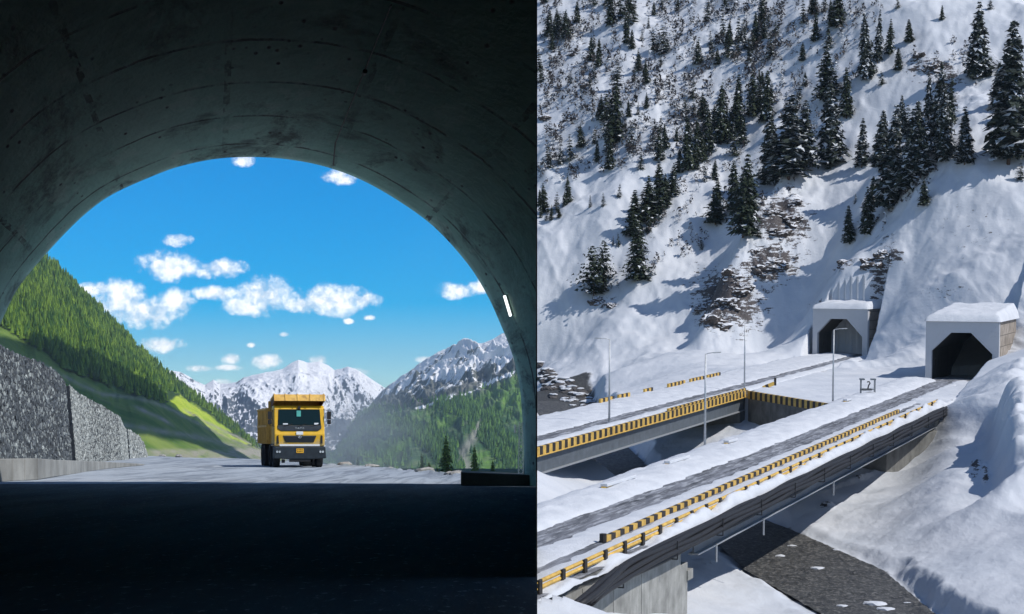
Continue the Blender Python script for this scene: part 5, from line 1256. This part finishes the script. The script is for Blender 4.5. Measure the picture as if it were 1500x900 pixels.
# boulders in the river
gB = 'snowy boulders in the river beyond the far bridge'
for i in range(150):
    px = rnd.uniform(790, 868); py = rnd.uniform(534, 606)
    if py < 534+(px-788)*0.5 or py > 575+(px-788)*0.42: continue
    q = hit(px, py, 300)
    if q is None: continue
    e = rthing('boulder', q, 'dark boulder with patches of snow in the upper river', 'boulder', gB, rnd.uniform(0, 6)); s = rnd.uniform(0.5, 1.3)
    rk_ = bpy.data.objects.new('stone', rms[i % 4].copy()); rk_.data.materials.clear(); rk_.data.materials.append(M['boulder_d']); COL.objects.link(rk_); rk_.parent = e; rk_.scale = (s*1.2, s, s*0.8)
    if rnd.random() < 0.6:
        c_o = bpy.data.objects.new('snow_cap', rms[(i+1) % 4].copy()); c_o.data.materials.clear(); c_o.data.materials.append(M['snow']); COL.objects.link(c_o); c_o.parent = e; c_o.location = (0, 0, s*0.42); c_o.scale = (s*1.05, s*0.9, s*0.32)
gF = 'snow lumps in the foreground river'
for (px, py, s) in ((1198, 833, 0.7), (1282, 885, 1.0), (1298, 893, 0.8), (1234, 888, 0.5), (1143, 815, 0.5), (1225, 806, 0.35), (1160, 800, 0.4), (1330, 884, 0.4)):
    q = L(px, py, -8.45); s *= 0.75; o = bpy.data.objects.new('snow_lump', rms[int(px) % 4].copy()); o.data.materials.clear(); o.data.materials.append(M['snow']); COL.objects.link(o)
    o.matrix_world = MR @ Matrix.Translation(q) @ Matrix.Diagonal((s*1.3, s, s*0.5, 1)); tag(o, 'small white lump of snow on the dark river below the near bridge', 'snow lump', gF)

# craggy rock outcrops with snow on their ledges
t = MT('outcrop_rock', 0.9, 0.2); gno = t.geo('Normal'); n = t.noise(1.2, 7, 0.7, t.co((0.5, 0.5, 2.0), 'Object')); n2 = t.noise(5, 5, 0.65)
rk = t.mix(t.ramp(n, [(0.35, 0), (0.65, 1)]), (0.03, 0.027, 0.03), (0.14, 0.115, 0.10)); fs = t.math('ADD', gno[2], t.math('MULTIPLY', t.math('SUBTRACT', n2, 0.5), 1.6))
t.color(t.mix(t.ramp(fs, [(0.48, 0), (0.58, 1)]), rk, (0.66, 0.68, 0.73))).bump(n, 1.0, 0.5); M['outcrop'] = t.m
from mathutils import noise as mn
def crag(seed):
    bm = bmesh.new(); bmesh.ops.create_icosphere(bm, subdivisions=4, radius=1); o1 = Vector((seed*3.7, seed*1.3, 0.5))
    for v in bm.verts:
        c = v.co.copy(); d = 1+0.5*mn.noise(c*1.2+o1)+0.25*mn.noise(c*3.1+o1); z = c.z*d
        zq = round(z*4.5)/4.5; z = zq*0.45+z*0.55; led = 1+0.14*((z*4.5) % 1.0)
        v.co = Vector((c.x*d*led, c.y*d*led, z*0.8)); v.co += Vector((mn.noise(c*7+o1), mn.noise(c*7-o1), mn.noise(c*6)))*0.10
    me = bpy.data.meshes.new('rock_outcrop'); bm.to_mesh(me); bm.free(); me.materials.append(M['outcrop']); return me
crags = [crag(i) for i in range(4)]
gO = 'dark rock outcrops breaking through the hillside snow'
for i, (px, py, s, lb) in enumerate(((1048, 470, 3.6, 'lowest dark rock outcrop of the spur, above the far bridge'), (1066, 448, 3.2, 'second lowest rock outcrop of the spur'), (1035, 450, 2.6, 'small outcrop left of the second lowest one'), (1082, 430, 3.0, 'layered outcrop on the lower spur crest'),
    (1072, 405, 2.6, 'outcrop halfway up the lower spur'), (1118, 400, 3.2, 'broad outcrop right of the tall spur tree'), (1138, 385, 3.0, 'outcrop at the right end of the snow ledge'), (1110, 372, 2.4, 'thin outcrop above the broad one'), (1140, 345, 3.0, 'outcrop in the middle of the upper spur'),
    (1160, 325, 3.2, 'dark outcrop under the widest tree'), (1135, 312, 2.4, 'small outcrop left of the one under the widest tree'), (1165, 300, 2.2, 'topmost outcrop of the spur'), (1282, 385, 2.8, 'dark outcrop above the left portal'), (1240, 385, 2.0, 'low outcrop left of the one above the left portal'), (1298, 372, 2.0, 'outcrop right below the clump of trees'),
    (1372, 100, 3.0, 'outcrop near the top right'), (1350, 85, 2.4, 'outcrop left of the top right one'), (1395, 125, 2.6, 'outcrop below the tall top right conifer'), (880, 440, 2.4, 'low outcrop at the foot of the leaning round pines'), (900, 448, 1.8, 'small outcrop right of the leaning pines foot'), (845, 78, 2.6, 'outcrop in the upper left trees'), (800, 175, 2.4, 'outcrop at the left edge of the upper slope'), (865, 125, 2.4, 'outcrop below the upper left ridge'))):
    q = hit(px, py)
    if q is None: continue
    s *= 0.85
    o = bpy.data.objects.new('rock_outcrop', crags[i % 4]); COL.objects.link(o)
    o.matrix_world = MR @ Matrix.Translation(q-Vector((0, -0.35*s, 0.35*s))) @ Matrix.Rotation(rnd.uniform(0, 6.2), 4, 'Z') @ Matrix.Diagonal((s*1.1, s*0.9, s*0.8, 1)); tag(o, lb, 'rock', gO)

# ---------------- conifers on the snowy slopes: (px, foot row, height in photo pixels, kind, width factor, label)
big = [
 (1477,243,205,'big',1.0,'tallest dark conifer at the right edge of the snowy slope'),
 (1432,118,110,'big',0.95,'tall narrow conifer second from the right edge, upper slope'),
 (1413,246,84,'big',1.15,'isolated snow dusted conifer left of the tallest tree'),
 (1383,235,110,'big',0.8,'slim dark conifer between the isolated one and the dense clump'),
 (1372,215,120,'big',0.85,'dark conifer behind the slim one right of the dense clump'),
 (1348,262,112,'big',0.95,'dense conifer on the right side of the clump above the portals'),
 (1330,280,118,'big',0.9,'broad dark conifer in the middle of the clump above the portals'),
 (1302,310,150,'big',0.95,'lowest large conifer of the clump, its tip bare against snow'),
 (1290,245,82,'big',1.1,'pointed conifer at the left of the dense clump'),
 (1262,250,72,'big',0.9,'smaller pointed conifer leftmost beside the dense clump'),
 (1271,345,70,'dark',0.9,'conifer at the lower tip of the dense clump'),
 (1244,358,56,'dark',1.0,'short broad conifer below the clump, above the left portal'),
 (1354,304,40,'dark',1.2,'small grey green conifer alone on the snow right of the clump'),
 (1322,205,60,'big',0.8,'conifer standing just above the dense clump'),
 (1360,180,70,'big',0.7,'narrow conifer high above the right part of the clump'),
 (1218,245,130,'big',0.95,'tall conifer in the centre column of the hillside'),
 (1212,150,78,'dark',1.2,'dark conifer above the tall centre column tree'),
 (1240,175,75,'dark',0.8,'conifer leaning on the right of the centre column'),
 (1270,120,95,'big',0.7,'high narrow conifer right of the centre column'),
 (1285,95,75,'big',0.6,'narrow conifer on the ridge line right of the centre column'),
 (1302,82,52,'dark',0.8,'slim conifer rightmost on the upper ridge line'),
 (1225,42,60,'dark',1.2,'black conifer at the top edge of the centre column'),
 (1155,262,120,'big',1.55,'widest snow flecked conifer mass left of the centre column'),
 (1132,270,105,'big',1.1,'conifer on the left flank of the widest tree'),
 (1178,250,100,'big',1.1,'conifer on the right flank of the widest tree'),
 (1332,63,34,'dark',1.2,'small even conifer alone near the top right'),
 (1334,32,0,'dark',1,'' ),
 (1088,350,120,'dark',0.95,'tall dark conifer on the rock spur'),
 (1075,310,75,'dark',0.9,'conifer just left of the tall tree on the rock spur'),
 (1100,318,70,'dark',0.9,'conifer just right of the tall tree on the rock spur'),
 (1048,330,65,'dark',1.4,'broad conifer left below the rock spur tree'),
 (934,414,88,'dark',1.1,'tall conifer in the lower left group, foot in shaded snow'),
 (928,350,70,'dark',1.2,'conifer above the lower left group'),
 (948,330,70,'dark',1.2,'conifer in the diagonal band, second from its lower end'),
 (968,310,70,'dark',1.1,'conifer in the diagonal band, third from its lower end'),
 (985,290,50,'dark',1.0,'conifer in the diagonal band, fourth from its lower end'),
 (1008,252,80,'dark',0.8,'conifer in the middle of the long diagonal band'),
 (1022,238,65,'dark',0.8,'slim conifer in the upper middle of the diagonal band'),
 (1038,225,70,'dark',0.8,'conifer in the upper part of the diagonal band'),
 (1056,212,90,'dark',0.8,'conifer before the top of the diagonal band'),
 (1080,196,84,'dark',0.8,'pointed conifer near the top of the diagonal band'),
 (1103,172,68,'dark',0.9,'conifer at the top of the diagonal band'),
 (1122,180,75,'dark',0.9,'conifer beside the top of the diagonal band'),
 (870,442,82,'round',0.9,'round topped dark pine leaning left on the open snow'),
 (884,425,70,'round',0.8,'second round topped pine right behind the leaning one'),
 (898,215,95,'dark',0.85,'tall black conifer in the upper left of the slope'),
 (893,250,40,'dark',1.2,'short conifer at the foot of the tall black upper left tree'),
 (797,312,44,'dark',1.0,'conifer at the left edge of the snow picture'),
 (815,312,32,'small',1.0,'smaller conifer right of the one at the left edge'),
 (832,298,42,'dark',0.8,'conifer in the short row near the left edge'),
 (907,290,22,'small',1.2,'little pointed conifer alone on the open snow slope'),
 (966,238,50,'dark',0.8,'dark conifer leaning at the top of the open snow slope'),
 (939,250,26,'small',1.1,'small conifer left of the leaning one on the open slope'),
 (865,305,20,'small',0.9,'small grey conifer on the open slope, left of the little pointed one'),
 (884,302,22,'small',0.9,'small pale conifer between two others on the open slope'),
 (906,362,22,'small',0.8,'narrow small conifer above the round topped pines'),
 (898,362,16,'small',0.9,'lowest small conifer above the round topped pines'),
 (1028,368,20,'small',1.0,'sparse shrubby conifer on snow left of the rock spur'),
 (1012,430,0,'small',1,''),
 (1215,250,36,'small',1.0,'little conifer at the foot of the centre column'),
 (1253,300,16,'small',1.2,'tiny bush conifer on the bright snow left of the clump'),
 (1213,290,0,'small',1,''),
 (1302,62,0,'small',1,''),
 (1316,105,34,'dark',1.2,'compact conifer on a snow hump, upper right'),
 (1292,125,22,'small',1.2,'small conifer beside the narrow ridge line trees'),
 (1380,32,22,'dark',1.0,'tiny conifer at the very top right of the slope'),
 (1450,15,18,'small',1.4,'bushy conifer cut by the top edge near the right'),
 (1315,15,18,'small',1.2,'small conifer near the top edge, right of centre'),
 (1498,185,90,'big',1.1,'conifer cut by the right edge of the picture'),
 (1495,265,30,'small',1.3,'bush at the right edge below the tallest conifer'),
 (1463,160,70,'big',1.1,'conifer hugging the left side of the tallest tree'),
]
for (px, py, hp, kd, wf, lb) in big:
    if hp <= 0: continue
    q = hit(px, py)
    if q is None: continue
    tree(kd, q-Vector((0, 0, 0.3)), hp/FX*q.y*1.03, lb, 'conifers on the snowy hillside', wid=wf)
# scattered smaller ones by zone
zones = [
 ('small dark conifer crowded on the upper left slope', 'small trees crowding the upper left slope', [(790,5),(1010,5),(1130,20),(1140,120),(1050,190),(960,230),(880,245),(790,262)], 88, 20, 46),
 ('small conifer in the scattered band left of the centre column', 'small trees left of the centre column', [(1060,5),(1230,5),(1200,150),(1130,180),(1090,120)], 18, 22, 46),
 ('tiny dark conifer on the open upper right snow', 'tiny trees on the upper right snow', [(1290,10),(1490,10),(1420,70),(1330,80)], 0, 10, 18),
 ('small conifer in the diagonal band of trees', 'small trees filling the diagonal band', [(915,340),(1060,170),(1120,160),(1060,260),(1010,300),(950,350)], 22, 24, 46),
 ('small dark conifer in the row at the left edge of the slope', 'small trees near the left edge', [(790,300),(860,270),(840,320),(790,330)], 7, 14, 26),
 ('small conifer crowding the dense clump above the portals', 'small trees around the dense clump', [(1255,340),(1300,240),(1400,120),(1400,200),(1330,290)], 20, 26, 60),
]
def inpoly(x, y, P):
    c = False; n = len(P); j = n-1
    for i in range(n):
        if (P[i][1] > y) != (P[j][1] > y) and x < (P[j][0]-P[i][0])*(y-P[i][1])/(P[j][1]-P[i][1])+P[i][0]: c = not c
        j = i
    return c
for lb, gp_, poly, n, h0, h1 in zones:
    k = 0; tr_ = 0
    while k < n and tr_ < 4000:
        tr_ += 1; px = rnd.uniform(789, 1500); py = rnd.uniform(0, 400)
        if not inpoly(px, py, poly): continue
        q = hit(px, py, 300)
        if q is None: continue
        if fbm(np.array([px/38.0]), np.array([py/38.0+px/60]), 3, 501)[0] < -0.12 and rnd.random() < 0.8: continue
        xs_ = [a_[0] for a_ in poly]; ys_ = [a_[1] for a_ in poly]; cu = (px-min(xs_))/(max(xs_)-min(xs_)); cv = (py-min(ys_))/(max(ys_)-min(ys_))
        where = ('left end', 'left middle', 'right middle', 'right end')[min(3, int(cu*4))]; lev = ('highest', 'middle', 'lowest')[min(2, int(cv*3))]
        tree('small' if rnd.random() < 0.6 else 'dark', q-Vector((0, 0, 0.3)), rnd.uniform(h0, h1)/FX*q.y, '%s, %s, %s' % (lb, where, lev), gp_, wid=rnd.uniform(0.8, 1.25)); k += 1
# low scrub and saplings between the trees: nobody could count them
V = []; F = []; T = []; nb = 0
r = np.random.default_rng(77); k = 0
scr_poly = [([(787,0),(1150,0),(1150,150),(1000,230),(880,260),(787,280)], 1500, 1.9), ([(1140,0),(1300,0),(1250,160),(1180,250),(1130,190)], 350, 1.8), ([(920,330),(1080,180),(1180,290),(1060,350),(940,420)], 360, 1.5), ([(1330,80),(1440,60),(1440,130),(1350,140)], 240, 1.8), ([(1020,480),(1130,360),(1200,290),(1160,420),(1070,480)], 240, 1.1), ([(1260,330),(1400,130),(1400,230),(1290,350)], 260, 1.8), ([(870,420),(915,430),(900,460),(875,460)], 50, 1.2)]
for poly, n, hh in scr_poly:
    X_ = r.uniform(787, 1500, n*10); Y_ = r.uniform(-5, 500, n*10); m_ = 0
    for px, py in zip(X_, Y_):
        if m_ >= n: break
        if not inpoly(px, py, poly): continue
        if fbm(np.array([px/22.0]), np.array([py/22.0+px/30]), 3, 511)[0] < -0.05 and r.random() < 0.85: continue
        q = hit(px, py, 300, step=1.6)
        if q is None: continue
        m_ += 1; h_ = hh*(0.5+r.random()); tn = r.random()
        for c in range(22):
            u = r.random(); rad = h_*0.28*(1-u*0.8); a = r.random()*6.28; p_ = np.array([q.x+math.cos(a)*rad, q.y+math.sin(a)*rad, q.z+h_*u*0.95])
            d = r.normal(size=(3, 3))*h_*0.10; V += [p_+d[0], p_+d[1], p_+d[2]]; T.append(tn*0.8+0.2*r.random())
V = np.array(V); o = mesh_np('scrub', V, np.arange(len(V)).reshape(-1, 3), leaf_mat('scrub_dark', (0.035, 0.032, 0.035), (0.11, 0.095, 0.09), snow=0.6), attrs={'tone': np.array(T)})
o.matrix_world = MR; tag(o, 'dark leafless scrub and saplings scattered over the snowy hillside', 'scrub', kind='stuff')
print('trees', ntree)

# ================================================================== dust behind the truck and the air of the valley
def volume_mat(name, col, dens, noise=None):
    m = bpy.data.materials.new(name); m.use_nodes = True; nt_ = m.node_tree; nt_.nodes.clear()
    o = nt_.nodes.new('ShaderNodeOutputMaterial'); v = nt_.nodes.new('ShaderNodeVolumePrincipled'); v.inputs['Color'].default_value = (*col, 1); v.inputs['Density'].default_value = dens; v.inputs['Anisotropy'].default_value = 0.2
    nt_.links.new(v.outputs[0], o.inputs['Volume'])
    if noise:
        tc_ = nt_.nodes.new('ShaderNodeTexCoord'); n_ = nt_.nodes.new('ShaderNodeTexNoise'); n_.inputs['Scale'].default_value = noise; n_.inputs['Detail'].default_value = 4
        g_ = nt_.nodes.new('ShaderNodeVectorMath'); g_.operation = 'LENGTH'; mr_ = nt_.nodes.new('ShaderNodeMapRange'); mr_.inputs['From Min'].default_value = 1.0; mr_.inputs['From Max'].default_value = 0.2; mr_.inputs['To Max'].default_value = dens
        r_ = nt_.nodes.new('ShaderNodeMapRange'); r_.inputs['From Min'].default_value = 0.35; r_.inputs['From Max'].default_value = 0.65; x_ = nt_.nodes.new('ShaderNodeMath'); x_.operation = 'MULTIPLY'
        nt_.links.new(tc_.outputs['Object'], n_.inputs['Vector']); nt_.links.new(tc_.outputs['Object'], g_.inputs[0]); nt_.links.new(g_.outputs['Value'], mr_.inputs['Value']); nt_.links.new(n_.outputs['Fac'], r_.inputs['Value'])
        nt_.links.new(mr_.outputs[0], x_.inputs[0]); nt_.links.new(r_.outputs[0], x_.inputs[1]); nt_.links.new(x_.outputs[0], v.inputs['Density'])
    return m
bm = bmesh.new(); bmesh.ops.create_icosphere(bm, subdivisions=3, radius=1); me = bpy.data.meshes.new('dust'); bm.to_mesh(me); bm.free(); me.materials.append(volume_mat('dust_air', (0.85, 0.94, 1.0), 0.075, 1.4))
du = bpy.data.objects.new('dust', me); COL.objects.link(du); du.location = (plx(500, 112), 114, 1.2); du.scale = (5.5, 14, 4.2); tag(du, 'pale dust trailing behind and beside the yellow truck', 'dust', kind='stuff')
mb = MB(); mb.box(-4000, 4000, -80, 12500, -130, 520); hz = mb.build('haze', volume_mat('valley_air', (0.62, 0.80, 1.0), 4.5e-5)); tag(hz, kind='stuff')

# the places meet in the plane of the added partition: cut what crosses it
pn = Vector((1, -(786.95-CX)/FX, 0))
bpy.context.view_layer.update()
for o in list(bpy.data.objects):
    if o.type != 'MESH' or o.name.startswith(('snow_ground', 'haze', 'dust')): continue
    rt = o
    while rt.parent: rt = rt.parent
    Mw = o.matrix_world
    if abs((Mw.to_3x3() @ Vector((0, 0, 1))).normalized().y+sp_) > 0.02 or rt.name.split('.')[0] in ('conifer_tree', 'boulder', 'dump_truck', 'street_lamp') : continue
    cs = [Mw @ Vector(c) for c in o.bound_box]
    if min(c.dot(pn) for c in cs) > 0 or min(c.y for c in cs) < 60: 
        if min(c.dot(pn) for c in cs) > 0: continue
    bm = bmesh.new(); bm.from_mesh(o.data); bm.transform(Mw)
    res = bmesh.ops.bisect_plane(bm, geom=bm.verts[:]+bm.edges[:]+bm.faces[:], plane_co=(0, 0, 0), plane_no=pn, clear_inner=True)
    ce = [g for g in res['geom_cut'] if isinstance(g, bmesh.types.BMEdge)]
    if ce: bmesh.ops.holes_fill(bm, edges=ce)
    bm.transform(Mw.inverted()); bm.to_mesh(o.data); bm.free()
    if len(o.data.vertices) == 0: bpy.data.objects.remove(o)
